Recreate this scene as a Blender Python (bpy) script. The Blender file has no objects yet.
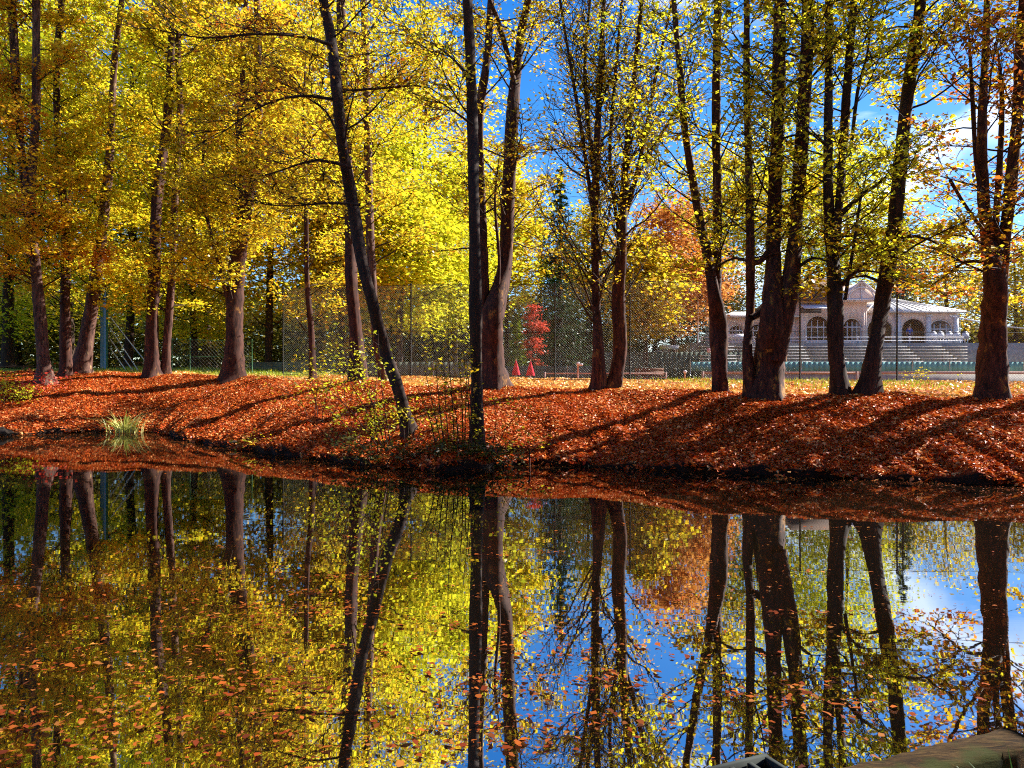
import bpy, math, random
import numpy as np
R = math.radians
random.seed(7)
rng = np.random.default_rng(11)
C = bpy.context.scene.collection
SC = bpy.context.scene
F, CX, CY, CAMH = 770.0, 512.0, 384.0, 1.8
SUN_AZ, SUN_EL = 61.0, 34.0          # azimuth from +Y towards +X

def at(px, py, d):
    return np.array([(px-CX)/F*d, d, CAMH-(py-CY)/F*d])
def X_(px, d): return (px-CX)/F*d
def Z_(py, d): return CAMH-(py-CY)/F*d

# ------------------------------------------------------------------ object helpers
def tag(o, label=None, cat=None, group=None, kind=None):
    if label: o['label'] = label
    if cat: o['category'] = cat
    if group: o['group'] = group
    if kind: o['kind'] = kind
    return o
def thing(name, label, cat, loc, rz=0, group=None):
    o = bpy.data.objects.new(name, None); C.objects.link(o)
    o.empty_display_size = .3
    o.location = [float(v) for v in loc]; o.rotation_euler = (0, 0, rz)
    return tag(o, label, cat, group)
def link_mesh(name, V, faces_flat, totals, mat, parent=None, smooth=False):
    me = bpy.data.meshes.new(name)
    V = np.asarray(V, dtype=np.float32).reshape(-1, 3)
    if parent is not None:
        V = V-np.array(parent.location, dtype=np.float32)
    ff = np.asarray(faces_flat, dtype=np.int32); tt = np.asarray(totals, dtype=np.int32)
    me.vertices.add(len(V)); me.vertices.foreach_set('co', V.ravel())
    me.loops.add(len(ff)); me.loops.foreach_set('vertex_index', ff)
    me.polygons.add(len(tt))
    st = np.zeros(len(tt), dtype=np.int32); st[1:] = np.cumsum(tt)[:-1]
    me.polygons.foreach_set('loop_start', st)
    me.polygons.foreach_set('loop_total', tt)
    if smooth: me.polygons.foreach_set('use_smooth', np.ones(len(tt), dtype=bool))
    me.update(calc_edges=True)
    if mat: me.materials.append(mat)
    o = bpy.data.objects.new(name, me); C.objects.link(o)
    if parent is not None: o.parent = parent
    return o

class MB:
    def __init__(s): s.V = []; s.F = []; s.T = []; s.n = 0
    def add(s, V, faces):
        V = np.asarray(V, dtype=float).reshape(-1, 3)
        for f in faces:
            s.F.extend([i+s.n for i in f]); s.T.append(len(f))
        s.V.append(V); s.n += len(V)
    def hexa(s, P):          # 8 points: bottom 4 ccw, top 4 ccw
        s.add(P, [(3,2,1,0),(4,5,6,7),(0,1,5,4),(1,2,6,5),(2,3,7,6),(3,0,4,7)])
    def box(s, x0, x1, y0, y1, z0, z1):
        s.hexa([(x0,y0,z0),(x1,y0,z0),(x1,y1,z0),(x0,y1,z0),(x0,y0,z1),(x1,y0,z1),(x1,y1,z1),(x0,y1,z1)])
    def obox(s, c, ux, hx, hy, z0, z1):   # oriented box in plan
        u = np.array(ux, float); u /= np.linalg.norm(u); v = np.array([-u[1], u[0]])
        c = np.array(c[:2], float)
        q = [c-u*hx-v*hy, c+u*hx-v*hy, c+u*hx+v*hy, c-u*hx+v*hy]
        s.hexa([(p[0],p[1],z0) for p in q]+[(p[0],p[1],z1) for p in q])
    def tube(s, pts, rad, sides=6, cap=True):
        P = np.asarray(pts, float); n = len(P)
        r = np.broadcast_to(np.asarray(rad, float), (n,))
        T = np.gradient(P, axis=0); T /= np.maximum(np.linalg.norm(T, axis=1, keepdims=True), 1e-9)
        ref = np.array([1.0, 0.13, 0.0]) if abs(T[n//2][2]) > .7 else np.array([0.0, 0.1, 1.0])
        A = np.cross(T, ref); A /= np.maximum(np.linalg.norm(A, axis=1, keepdims=True), 1e-9)
        B = np.cross(T, A)
        a = np.arange(sides)*2*math.pi/sides
        V = P[:,None,:]+r[:,None,None]*(np.cos(a)[None,:,None]*A[:,None,:]+np.sin(a)[None,:,None]*B[:,None,:])
        i, j = np.meshgrid(np.arange(n-1), np.arange(sides), indexing='ij')
        j2 = (j+1) % sides
        Q = np.stack([i*sides+j, i*sides+j2, (i+1)*sides+j2, (i+1)*sides+j], -1).reshape(-1, 4)+s.n
        s.F.extend(Q.ravel().tolist()); s.T.extend([4]*len(Q))
        s.V.append(V.reshape(-1, 3)); 
        if cap:
            s.F.extend([s.n+k for k in range(sides)]); s.T.append(sides)
            s.F.extend([s.n+(n-1)*sides+k for k in range(sides)][::-1]); s.T.append(sides)
        s.n += n*sides
    def lathe(s, c, prof, sides=12):      # prof: (r,z)
        pts = [(c[0], c[1], c[2]+z) for r, z in prof]
        a = np.arange(sides)*2*math.pi/sides
        V = np.array([[(p[0]+r*math.cos(t), p[1]+r*math.sin(t), p[2]) for t in a] for p, (r, z) in zip(pts, prof)]).reshape(-1, 3)
        fs = []
        for i in range(len(prof)-1):
            for j in range(sides):
                k = (j+1) % sides
                fs.append((i*sides+j, i*sides+k, (i+1)*sides+k, (i+1)*sides+j))
        fs.append(tuple(range(sides))[::-1]); fs.append(tuple((len(prof)-1)*sides+j for j in range(sides)))
        s.add(V, fs)
    def build(s, name, mat, parent=None, smooth=False):
        return link_mesh(name, np.concatenate(s.V), s.F, s.T, mat, parent, smooth)

def catmull(P, step):
    P = np.asarray(P, float)
    if len(P) < 3:
        n = max(2, int(np.linalg.norm(P[1,:3]-P[0,:3])/step)+1)
        t = np.linspace(0, 1, n)[:,None]; return P[0]*(1-t)+P[1]*t
    E = np.vstack([2*P[0]-P[1], P, 2*P[-1]-P[-2]]); out = []
    for i in range(1, len(E)-2):
        n = max(2, int(np.linalg.norm(E[i+1,:3]-E[i,:3])/step)+1)
        t = np.linspace(0, 1, n, endpoint=False)[:,None]
        a, b, c, d = E[i-1], E[i], E[i+1], E[i+2]
        out.append(.5*(2*b+(c-a)*t+(2*a-5*b+4*c-d)*t*t+(3*b-a-3*c+d)*t**3))
    out.append(P[-1:]); return np.vstack(out)

# ------------------------------------------------------------------ materials
def mat_new(name):
    m = bpy.data.materials.new(name); m.use_nodes = True
    nt = m.node_tree; nt.nodes.clear()
    out = nt.nodes.new('ShaderNodeOutputMaterial')
    return m, nt, out
def N(nt, t, **kw):
    n = nt.nodes.new(t)
    for k, v in kw.items():
        if k in n.inputs.keys() if isinstance(k, str) else False: n.inputs[k].default_value = v
        else: setattr(n, k, v)
    return n
def ramp(nt, stops, interp='LINEAR'):
    r = nt.nodes.new('ShaderNodeValToRGB'); e = r.color_ramp; e.interpolation = interp
    while len(e.elements) < len(stops): e.elements.new(.5)
    for el, (p, c) in zip(e.elements, stops):
        el.position = p; el.color = (*c, 1)
    return r
def simple_mat(name, col, rough=.6, var=.15, scale=6, metal=0, bump=0, col2=None, stretch=(1,1,1)):
    m, nt, out = mat_new(name)
    b = N(nt, 'ShaderNodeBsdfPrincipled'); b.inputs['Roughness'].default_value = rough; b.inputs['Metallic'].default_value = metal; b.inputs['Specular IOR Level'].default_value = .5 if rough < .6 else .12
    tc = N(nt, 'ShaderNodeTexCoord'); mp = N(nt, 'ShaderNodeMapping'); mp.inputs['Scale'].default_value = stretch
    no = N(nt, 'ShaderNodeTexNoise'); no.inputs['Scale'].default_value = scale; no.inputs['Detail'].default_value = 6
    c2 = col2 or tuple(c*(1-2.2*var) for c in col)
    rp = ramp(nt, [(.35, c2), (.65, col)])
    nt.links.new(tc.outputs['Object'], mp.inputs['Vector']); nt.links.new(mp.outputs['Vector'], no.inputs['Vector'])
    nt.links.new(no.outputs['Fac'], rp.inputs['Fac']); nt.links.new(rp.outputs['Color'], b.inputs['Base Color'])
    if bump:
        bp = N(nt, 'ShaderNodeBump'); bp.inputs['Strength'].default_value = bump; bp.inputs['Distance'].default_value = .03
        nt.links.new(no.outputs['Fac'], bp.inputs['Height']); nt.links.new(bp.outputs['Normal'], b.inputs['Normal'])
    nt.links.new(b.outputs['BSDF'], out.inputs['Surface'])
    return m
def leaf_mat(name, cols, trans=.5, clump=.35, cscale=.5, gloss=.04):
    """per-leaf colour (random per island) shifted by a clump noise over the crown"""
    m, nt, out = mat_new(name)
    g = N(nt, 'ShaderNodeNewGeometry')
    tc = N(nt, 'ShaderNodeTexCoord')
    no = N(nt, 'ShaderNodeTexNoise'); no.inputs['Scale'].default_value = cscale; no.inputs['Detail'].default_value = 2
    nt.links.new(tc.outputs['Object'], no.inputs['Vector'])
    mr = N(nt, 'ShaderNodeMapRange'); mr.inputs['From Min'].default_value = .3; mr.inputs['From Max'].default_value = .7
    nt.links.new(no.outputs['Fac'], mr.inputs['Value'])
    mx = N(nt, 'ShaderNodeMix'); mx.inputs['Factor'].default_value = clump
    nt.links.new(g.outputs['Random Per Island'], mx.inputs['A']); nt.links.new(mr.outputs['Result'], mx.inputs['B'])
    k = len(cols)
    rp = ramp(nt, [(.12+.76*i/(k-1), c) for i, c in enumerate(cols)])
    nt.links.new(mx.outputs['Result'], rp.inputs['Fac'])
    d = N(nt, 'ShaderNodeBsdfDiffuse'); t = N(nt, 'ShaderNodeBsdfTranslucent')
    nt.links.new(rp.outputs['Color'], d.inputs['Color']); nt.links.new(rp.outputs['Color'], t.inputs['Color'])
    ms = N(nt, 'ShaderNodeMixShader'); ms.inputs['Fac'].default_value = trans
    nt.links.new(d.outputs[0], ms.inputs[1]); nt.links.new(t.outputs[0], ms.inputs[2])
    gl = N(nt, 'ShaderNodeBsdfGlossy'); gl.inputs['Roughness'].default_value = .4
    m2 = N(nt, 'ShaderNodeMixShader'); m2.inputs['Fac'].default_value = gloss
    nt.links.new(ms.outputs[0], m2.inputs[1]); nt.links.new(gl.outputs[0], m2.inputs[2])
    nt.links.new(m2.outputs[0], out.inputs['Surface'])
    return m
def bark_mat(name, dark, mid, lichen, lich=.55):
    m, nt, out = mat_new(name)
    b = N(nt, 'ShaderNodeBsdfPrincipled'); b.inputs['Roughness'].default_value = .85
    b.inputs['Specular IOR Level'].default_value = .2
    tc = N(nt, 'ShaderNodeTexCoord')
    mp = N(nt, 'ShaderNodeMapping'); mp.inputs['Scale'].default_value = (9, 9, 1.6)
    nt.links.new(tc.outputs['Object'], mp.inputs['Vector'])
    n1 = N(nt, 'ShaderNodeTexNoise'); n1.inputs['Scale'].default_value = 1.4; n1.inputs['Detail'].default_value = 8; n1.inputs['Roughness'].default_value = .65
    nt.links.new(mp.outputs['Vector'], n1.inputs['Vector'])
    r1 = ramp(nt, [(.35, dark), (.68, mid)]); nt.links.new(n1.outputs['Fac'], r1.inputs['Fac'])
    n2 = N(nt, 'ShaderNodeTexNoise'); n2.inputs['Scale'].default_value = 2.3; n2.inputs['Detail'].default_value = 7; n2.inputs['Roughness'].default_value = .7
    mp2 = N(nt, 'ShaderNodeMapping'); mp2.inputs['Scale'].default_value = (1.6, 1.6, .8)
    nt.links.new(tc.outputs['Object'], mp2.inputs['Vector']); nt.links.new(mp2.outputs['Vector'], n2.inputs['Vector'])
    r2 = ramp(nt, [(lich, (0,0,0)), (lich+.08, (1,1,1))]); nt.links.new(n2.outputs['Fac'], r2.inputs['Fac'])
    mx = N(nt, 'ShaderNodeMix', data_type='RGBA'); mx.inputs['B'].default_value = (*lichen, 1)
    nt.links.new(r2.outputs['Color'], mx.inputs['Factor']); nt.links.new(r1.outputs['Color'], mx.inputs['A'])
    nt.links.new(mx.outputs['Result'], b.inputs['Base Color'])
    bp = N(nt, 'ShaderNodeBump'); bp.inputs['Strength'].default_value = .7; bp.inputs['Distance'].default_value = .012
    nt.links.new(n1.outputs['Fac'], bp.inputs['Height']); nt.links.new(bp.outputs['Normal'], b.inputs['Normal'])
    nt.links.new(b.outputs['BSDF'], out.inputs['Surface'])
    return m

M = {}
M['bark'] = bark_mat('bark', (.014,.005,.004), (.10,.038,.024), (.26,.12,.03), .585)
M['bark_lichen'] = bark_mat('bark_lichen', (.016,.006,.004), (.10,.038,.023), (.33,.16,.03), .56)
M['bark_pale'] = bark_mat('bark_pale', (.022,.008,.006), (.17,.085,.06), (.38,.26,.11), .60)
M['bark_dark'] = bark_mat('bark_dark', (.014,.008,.006), (.065,.034,.024), (.11,.10,.03), .62)
YEL=(.82,.55,.02); LEM=(.80,.71,.03); YGR=(.52,.55,.02); GRN=(.16,.24,.015); ORG=(.74,.32,.02); RST=(.46,.10,.015); PCH=(.78,.40,.09); BRN=(.22,.09,.025); OLV=(.24,.21,.015)
M['leaf_yellow'] = leaf_mat('leaf_yellow', [(.30,.22,.015), YGR, LEM, YEL, (.80,.42,.02)], trans=.6)
M['leaf_gold'] = leaf_mat('leaf_gold', [(.26,.11,.012), OLV, LEM, YEL, (.80,.40,.02)], trans=.6)
M['leaf_orange'] = leaf_mat('leaf_orange', [YGR, YEL, YEL, ORG, RST], clump=.5, cscale=.45)
M['leaf_lime'] = leaf_mat('leaf_lime', [(.22,.28,.015), YGR, LEM, (.62,.64,.025), YEL], trans=.56)
M['leaf_green'] = leaf_mat('leaf_green', [(.20,.17,.012), (.40,.38,.02), LEM, YEL, (.80,.44,.02)], trans=.58)
M['leaf_russet'] = leaf_mat('leaf_russet', [LEM, YEL, ORG, RST, BRN], clump=.3)
M['leaf_peach'] = leaf_mat('leaf_peach', [(.30,.10,.02), (.62,.24,.04), (.74,.38,.10), (.66,.30,.05), (.5,.13,.025)], clump=.3)
M['leaf_red'] = leaf_mat('leaf_red', [(.42,.03,.012), (.62,.06,.03), (.72,.16,.10), (.5,.04,.015)], clump=.3)
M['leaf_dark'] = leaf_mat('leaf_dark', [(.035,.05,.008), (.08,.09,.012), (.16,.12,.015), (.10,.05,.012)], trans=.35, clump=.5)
M['needle'] = leaf_mat('needle', [(.012,.035,.014), (.03,.07,.022), (.05,.095,.025)], trans=.15, gloss=.03)
M['needle_lime'] = leaf_mat('needle_lime', [(.16,.26,.02), (.34,.44,.03), (.46,.54,.05)], trans=.5, gloss=.03)
M['litter_leaf'] = leaf_mat('litter_leaf', [(.16,.035,.008), (.46,.062,.007), (.66,.17,.024), (.36,.032,.005), (.56,.11,.014), (.82,.42,.15)], trans=.15, clump=.2, gloss=.02)
M['gold_litter'] = leaf_mat('gold_litter', [(.55,.18,.03), (.78,.44,.08), (.84,.60,.16), (.70,.32,.05), (.88,.70,.34)], trans=.12, clump=.3, gloss=.045)
M['float_leaf'] = leaf_mat('float_leaf', [(.05,.012,.004), (.18,.028,.005), (.33,.08,.010), (.10,.025,.006), (.42,.16,.03)], trans=.1, clump=.35, gloss=.03)
M['grass_blade'] = leaf_mat('grass_blade', [(.10,.20,.012), (.30,.36,.02), (.45,.44,.04)], trans=.4)
M['reed'] = leaf_mat('reed', [(.24,.28,.04), (.52,.50,.10), (.75,.68,.32)], trans=.35)
M['green_metal'] = simple_mat('green_metal', (.055,.15,.075), .7, .2, 8)
M['dark_metal'] = simple_mat('dark_metal', (.012,.010,.010), .8, .2, 8)
M['wire'] = simple_mat('wire', (.30,.32,.29), .4, .1, 8, metal=.6)
M['steel'] = simple_mat('steel', (.45,.47,.45), .4, .1, 8, metal=.5)
M['white'] = simple_mat('white_paint', (.78,.75,.76), .5, .05, 3)
M['wall_pink'] = simple_mat('wall_pink', (.90,.72,.62), .8, .05, 2)
M['tin'] = simple_mat('tin_roof', (.72,.68,.62), .5, .07, 3)
M['brown_roof'] = simple_mat('brown_roof', (.16,.085,.05), .8, .2, 5, bump=.3)
M['room'] = simple_mat('room_wall', (.50,.33,.20), .8, .15, 2)
M['awning_dark'] = simple_mat('awning_shade_dark', (.10,.09,.08), .08, .1, 2)  # dark tone for the painted shade under the awning
M['teal'] = simple_mat('teal_cloth', (.13,.36,.35), .7, .15, 1.2)
M['screen'] = simple_mat('green_screen_cloth', (.13,.16,.12), .85, .25, 1.5)
M['concrete'] = simple_mat('concrete', (.42,.40,.36), .85, .15, 3)
M['pinkstone'] = simple_mat('pink_coping', (.52,.34,.28), .8, .1, 3)
M['wood_grey'] = simple_mat('weathered_plank', (.66,.63,.60), .8, .12, 4, stretch=(1,6,6))
M['wood_brown'] = simple_mat('brown_wood', (.22,.10,.055), .7, .2, 5, stretch=(1,6,6))
M['red_cloth'] = simple_mat('red_cloth', (.62,.02,.04), .8, .1, 5)
M['blue_cloth'] = simple_mat('blue_cloth', (.05,.10,.42), .8, .1, 8)
M['navy'] = simple_mat('navy_cloth', (.03,.035,.07), .8, .1, 8)
M['skin'] = simple_mat('skin', (.55,.32,.23), .5, .05, 8)
M['hair'] = simple_mat('hair', (.05,.03,.02), .6, .1, 30)
M['pink_sign'] = simple_mat('pink_board', (.70,.36,.34), .6, .05, 4)
M['stone'] = simple_mat('stone', (.035,.026,.02), .9, .2, 5, bump=.5)
M['plastic'] = simple_mat('grey_plastic', (.035,.040,.036), .95, .12, 7)
M['plastic_dark'] = simple_mat('dark_plastic', (.04,.04,.045), .5, .12, 7)

# weathered timber beam: grain along the length, moss and dirt stains
def beam_mat():
    m, nt, out = mat_new('weathered_timber')
    b = N(nt, 'ShaderNodeBsdfPrincipled'); b.inputs['Roughness'].default_value = .95; b.inputs['Specular IOR Level'].default_value = .08
    tc = N(nt, 'ShaderNodeTexCoord'); mp = N(nt, 'ShaderNodeMapping'); mp.inputs['Scale'].default_value = (3, 18, 18); mp.inputs['Rotation'].default_value = (0,0,-R(22.6))
    nt.links.new(tc.outputs['Object'], mp.inputs['Vector'])
    n1 = N(nt, 'ShaderNodeTexNoise'); n1.inputs['Scale'].default_value = 2.2; n1.inputs['Detail'].default_value = 10; n1.inputs['Roughness'].default_value = .7; n1.inputs['Distortion'].default_value = 1.2
    nt.links.new(mp.outputs['Vector'], n1.inputs['Vector'])
    r1 = ramp(nt, [(.36, (.006,.003,.001)), (.5, (.035,.018,.005)), (.68, (.085,.048,.014))]); nt.links.new(n1.outputs['Fac'], r1.inputs['Fac'])
    n2 = N(nt, 'ShaderNodeTexNoise'); n2.inputs['Scale'].default_value = 7; n2.inputs['Detail'].default_value = 6
    nt.links.new(tc.outputs['Object'], n2.inputs['Vector'])
    r2 = ramp(nt, [(.5, (0,0,0)), (.65, (1,1,1))]); nt.links.new(n2.outputs['Fac'], r2.inputs['Fac'])
    mx = N(nt, 'ShaderNodeMix', data_type='RGBA'); mx.inputs['B'].default_value = (.028,.030,.005,1)
    nt.links.new(r2.outputs['Color'], mx.inputs['Factor']); nt.links.new(r1.outputs['Color'], mx.inputs['A'])
    nt.links.new(mx.outputs['Result'], b.inputs['Base Color'])
    bp = N(nt, 'ShaderNodeBump'); bp.inputs['Strength'].default_value = .7; bp.inputs['Distance'].default_value = .01
    nt.links.new(n1.outputs['Fac'], bp.inputs['Height']); nt.links.new(bp.outputs['Normal'], b.inputs['Normal'])
    nt.links.new(b.outputs['BSDF'], out.inputs['Surface']); return m
M['beam'] = beam_mat()

def water_mat():
    m, nt, out = mat_new('pond_water')
    d = N(nt, 'ShaderNodeBsdfDiffuse'); d.inputs['Color'].default_value = (.006,.004,.002,1)
    g = N(nt, 'ShaderNodeBsdfGlossy'); g.inputs['Roughness'].default_value = .012; g.inputs['Color'].default_value = (.93,.94,.95,1)
    fr = N(nt, 'ShaderNodeFresnel'); fr.inputs['IOR'].default_value = 13.0
    ms = N(nt, 'ShaderNodeMixShader')
    tc = N(nt, 'ShaderNodeTexCoord'); mp = N(nt, 'ShaderNodeMapping'); mp.inputs['Scale'].default_value = (.55, 1.6, 1)
    nt.links.new(tc.outputs['Object'], mp.inputs['Vector'])
    no = N(nt, 'ShaderNodeTexNoise'); no.inputs['Scale'].default_value = 1.6; no.inputs['Detail'].default_value = 3
    nt.links.new(mp.outputs['Vector'], no.inputs['Vector'])
    bp = N(nt, 'ShaderNodeBump'); bp.inputs['Strength'].default_value = 1.0; bp.inputs['Distance'].default_value = .0006
    nt.links.new(no.outputs['Fac'], bp.inputs['Height'])
    for n in (g, fr): nt.links.new(bp.outputs['Normal'], n.inputs['Normal'])
    nt.links.new(fr.outputs['Fac'], ms.inputs['Fac']); nt.links.new(d.outputs[0], ms.inputs[1]); nt.links.new(g.outputs[0], ms.inputs[2])
    nt.links.new(ms.outputs[0], out.inputs['Surface']); return m
M['water'] = water_mat()

# ------------------------------------------------------------------ terrain
SH = np.array([(-400,16),(-60,18),(-35,22),(-22,25.2),(-17.7,26.6),(-16.2,27.9),(-14.7,28.8),(-13.0,28.2),(-11.9,26.9),(-10.2,24.2),(-8.2,21.9),(-6.65,20.1),(-4.25,18.0),(-2.8,16.5),(-1.5,15.9),(-.7,16.3),(.2,17.1),(1.9,16.8),(3.6,15.6),(5.2,15.1),(7.2,14.3),(9,13.5),(12,12.8),(20,12),(60,9),(400,8)])
CR = np.array([(-400,30,2.3),(-60,33,2.4),(-35,35,2.4),(-18,37,2.30),(-12.8,35,2.12),(-9.5,32,1.98),(-6,28.2,1.87),(-3,25.8,1.74),(-.4,24.2,1.68),(2.9,23.2,1.60),(5.5,20.3,1.56),(6.5,19.5,1.54),(8.9,19.1,1.51),(11.9,18.8,1.48),(20,18,1.45),(60,17,1.5),(400,17,1.5)])
def shore(x): return np.interp(x, SH[:,0], SH[:,1])+.10*np.sin(3.1*np.asarray(x))*np.sin(1.3*np.asarray(x)+1)+.07*np.sin(9.7*np.asarray(x)+2*np.sin(2.1*np.asarray(x)))
def crest(x): return np.interp(x, CR[:,0], CR[:,1])
def wob(x, y): return .035*np.sin(1.7*x+.6*y)+.03*np.sin(.9*y-1.3*x+2)+.02*np.sin(3.3*x+2.1*y)
def profile(x, t):
    zc = np.interp(x, CR[:,0], CR[:,2])
    tt = np.clip(t, 0, 1)
    lip = .12+.07*np.sin(1.9*x+.5)*np.sin(.7*x)+.045*np.sin(5.3*x+1)+.03*np.sin(13*x)
    lip = np.clip(lip, .015, .25)
    z = lip+(zc-lip)*(tt*1.25-.25*tt**2.2)
    return z
def ground(x, y):
    x = np.asarray(x, float); y = np.asarray(y, float)
    s, c = shore(x), crest(x)
    t = (y-s)/(c-s)
    z = profile(x, t)
    e = np.clip((y-c)/13., 0, 1)
    z = z+np.where(x > -8, .40, .42)*e*(t > 1)
    drop = np.clip((y-36.5)/3., 0, 1)*np.clip((x+11)/4., 0, 1)
    z = z-drop*.42
    return z+wob(x, y)*np.clip(t*4, 0, 1)*np.clip(1-(y-60)/60, 0, 1)
def ground_mesh():
    xs = np.concatenate([np.linspace(-400,-45,24), np.linspace(-43,-21,50), np.arange(-20.8,16,.16), np.linspace(16.2,40,60), np.linspace(44,400,26)])
    ts = np.array([-1.6,-.10,-.012,0,.02,.05]+list(np.linspace(.09,1,30)))
    ys2 = np.concatenate([np.linspace(.25,14,48), np.linspace(15,40,24), np.array([48,60,80,110,160,240,400,700])])
    s, c = shore(xs), crest(xs)
    rows = []
    for t in ts:
        y = s+(c-s)*t if t >= 0 else s+t*3.0
        if t == -1.6: z = np.full_like(xs, -1.0)
        elif t == -.10: z = np.full_like(xs, -.5)
        elif t == -.012: y = s+.05; z = np.full_like(xs, -.05)
        else: z = ground(xs, y)
        rows.append(np.stack([xs, y, z], -1))
    for k in ys2:
        y = c+k; rows.append(np.stack([xs, y, ground(xs, y)], -1))
    V = np.array(rows); nr, nc = V.shape[:2]
    i, j = np.meshgrid(np.arange(nr-1), np.arange(nc-1), indexing='ij')
    Q = np.stack([i*nc+j, i*nc+j+1, (i+1)*nc+j+1, (i+1)*nc+j], -1).reshape(-1, 4)
    m, nt, out = mat_new('leafy_ground')
    b = N(nt, 'ShaderNodeBsdfPrincipled'); b.inputs['Roughness'].default_value = .9; b.inputs['Specular IOR Level'].default_value = .15
    tc = N(nt, 'ShaderNodeTexCoord')
    vo = N(nt, 'ShaderNodeTexVoronoi'); vo.inputs['Scale'].default_value = 13; vo.inputs['Randomness'].default_value = 1
    nt.links.new(tc.outputs['Object'], vo.inputs['Vector'])
    sp = N(nt, 'ShaderNodeSeparateColor'); nt.links.new(vo.outputs['Color'], sp.inputs[0])
    r1 = ramp(nt, [(.0,(.14,.022,.007)),(.35,(.34,.055,.012)),(.65,(.46,.11,.022)),(1,(.60,.25,.08))]); nt.links.new(sp.outputs[0], r1.inputs['Fac'])
    at_ = N(nt, 'ShaderNodeAttribute', attribute_name='cover')
    no = N(nt, 'ShaderNodeTexNoise'); no.inputs['Scale'].default_value = 5; no.inputs['Detail'].default_value = 8; no.inputs['Roughness'].default_value = .7
    nt.links.new(tc.outputs['Object'], no.inputs['Vector'])
    rg = ramp(nt, [(.3,(.06,.10,.012)),(.5,(.20,.25,.02)),(.75,(.38,.36,.04))]); nt.links.new(no.outputs['Fac'], rg.inputs['Fac'])
    sc_ = N(nt, 'ShaderNodeSeparateColor'); nt.links.new(at_.outputs['Color'], sc_.inputs[0])
    ad = N(nt, 'ShaderNodeMath', operation='MULTIPLY_ADD'); ad.inputs[1].default_value = 1.5; 
    sb = N(nt, 'ShaderNodeMath', operation='SUBTRACT'); sb.inputs[1].default_value = .5
    nt.links.new(no.outputs['Fac'], sb.inputs[0]); nt.links.new(sb.outputs[0], ad.inputs[0]); nt.links.new(sc_.outputs[0], ad.inputs[2])
    rm = ramp(nt, [(.42,(0,0,0)),(.58,(1,1,1))]); nt.links.new(ad.outputs[0], rm.inputs['Fac'])
    mx = N(nt, 'ShaderNodeMix', data_type='RGBA'); nt.links.new(rm.outputs['Color'], mx.inputs['Factor'])
    nt.links.new(r1.outputs['Color'], mx.inputs['A']); nt.links.new(rg.outputs['Color'], mx.inputs['B'])
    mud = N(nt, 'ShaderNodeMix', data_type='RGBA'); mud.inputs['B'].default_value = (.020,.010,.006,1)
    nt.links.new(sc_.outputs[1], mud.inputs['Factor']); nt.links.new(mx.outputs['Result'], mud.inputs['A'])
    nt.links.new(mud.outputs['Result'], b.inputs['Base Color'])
    bp = N(nt, 'ShaderNodeBump'); bp.inputs['Strength'].default_value = .8; bp.inputs['Distance'].default_value = .04
    nt.links.new(vo.outputs['Distance'], bp.inputs['Height']); nt.links.new(bp.outputs['Normal'], b.inputs['Normal'])
    nt.links.new(b.outputs['BSDF'], out.inputs['Surface'])
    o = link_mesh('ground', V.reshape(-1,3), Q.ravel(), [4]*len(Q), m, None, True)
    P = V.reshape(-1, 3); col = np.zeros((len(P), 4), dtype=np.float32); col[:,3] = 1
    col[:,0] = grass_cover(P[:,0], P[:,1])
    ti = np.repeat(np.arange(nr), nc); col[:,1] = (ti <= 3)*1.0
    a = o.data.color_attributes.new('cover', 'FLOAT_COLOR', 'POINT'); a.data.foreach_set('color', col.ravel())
    tag(o, kind='structure')
def grass_cover(x, y):
    c = crest(x)
    left = np.clip((y-c-.8)/2.5, 0, 1)*np.clip((-8.5-x)/3, 0, 1)
    right = .40*np.clip((y-c-2)/6, 0, 1)*np.clip((x-4)/3, 0, 1)
    far = np.clip((y-48)/10, 0, 1)*.8
    return np.clip(np.maximum(np.maximum(left, right), far), 0, 1)
ground_mesh()

w = MB(); w.add([(-400,-60,0),(400,-60,0),(400,60,0),(-400,60,0)], [(0,1,2,3)])
tag(w.build('pond_water', M['water']), kind='structure')

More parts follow.
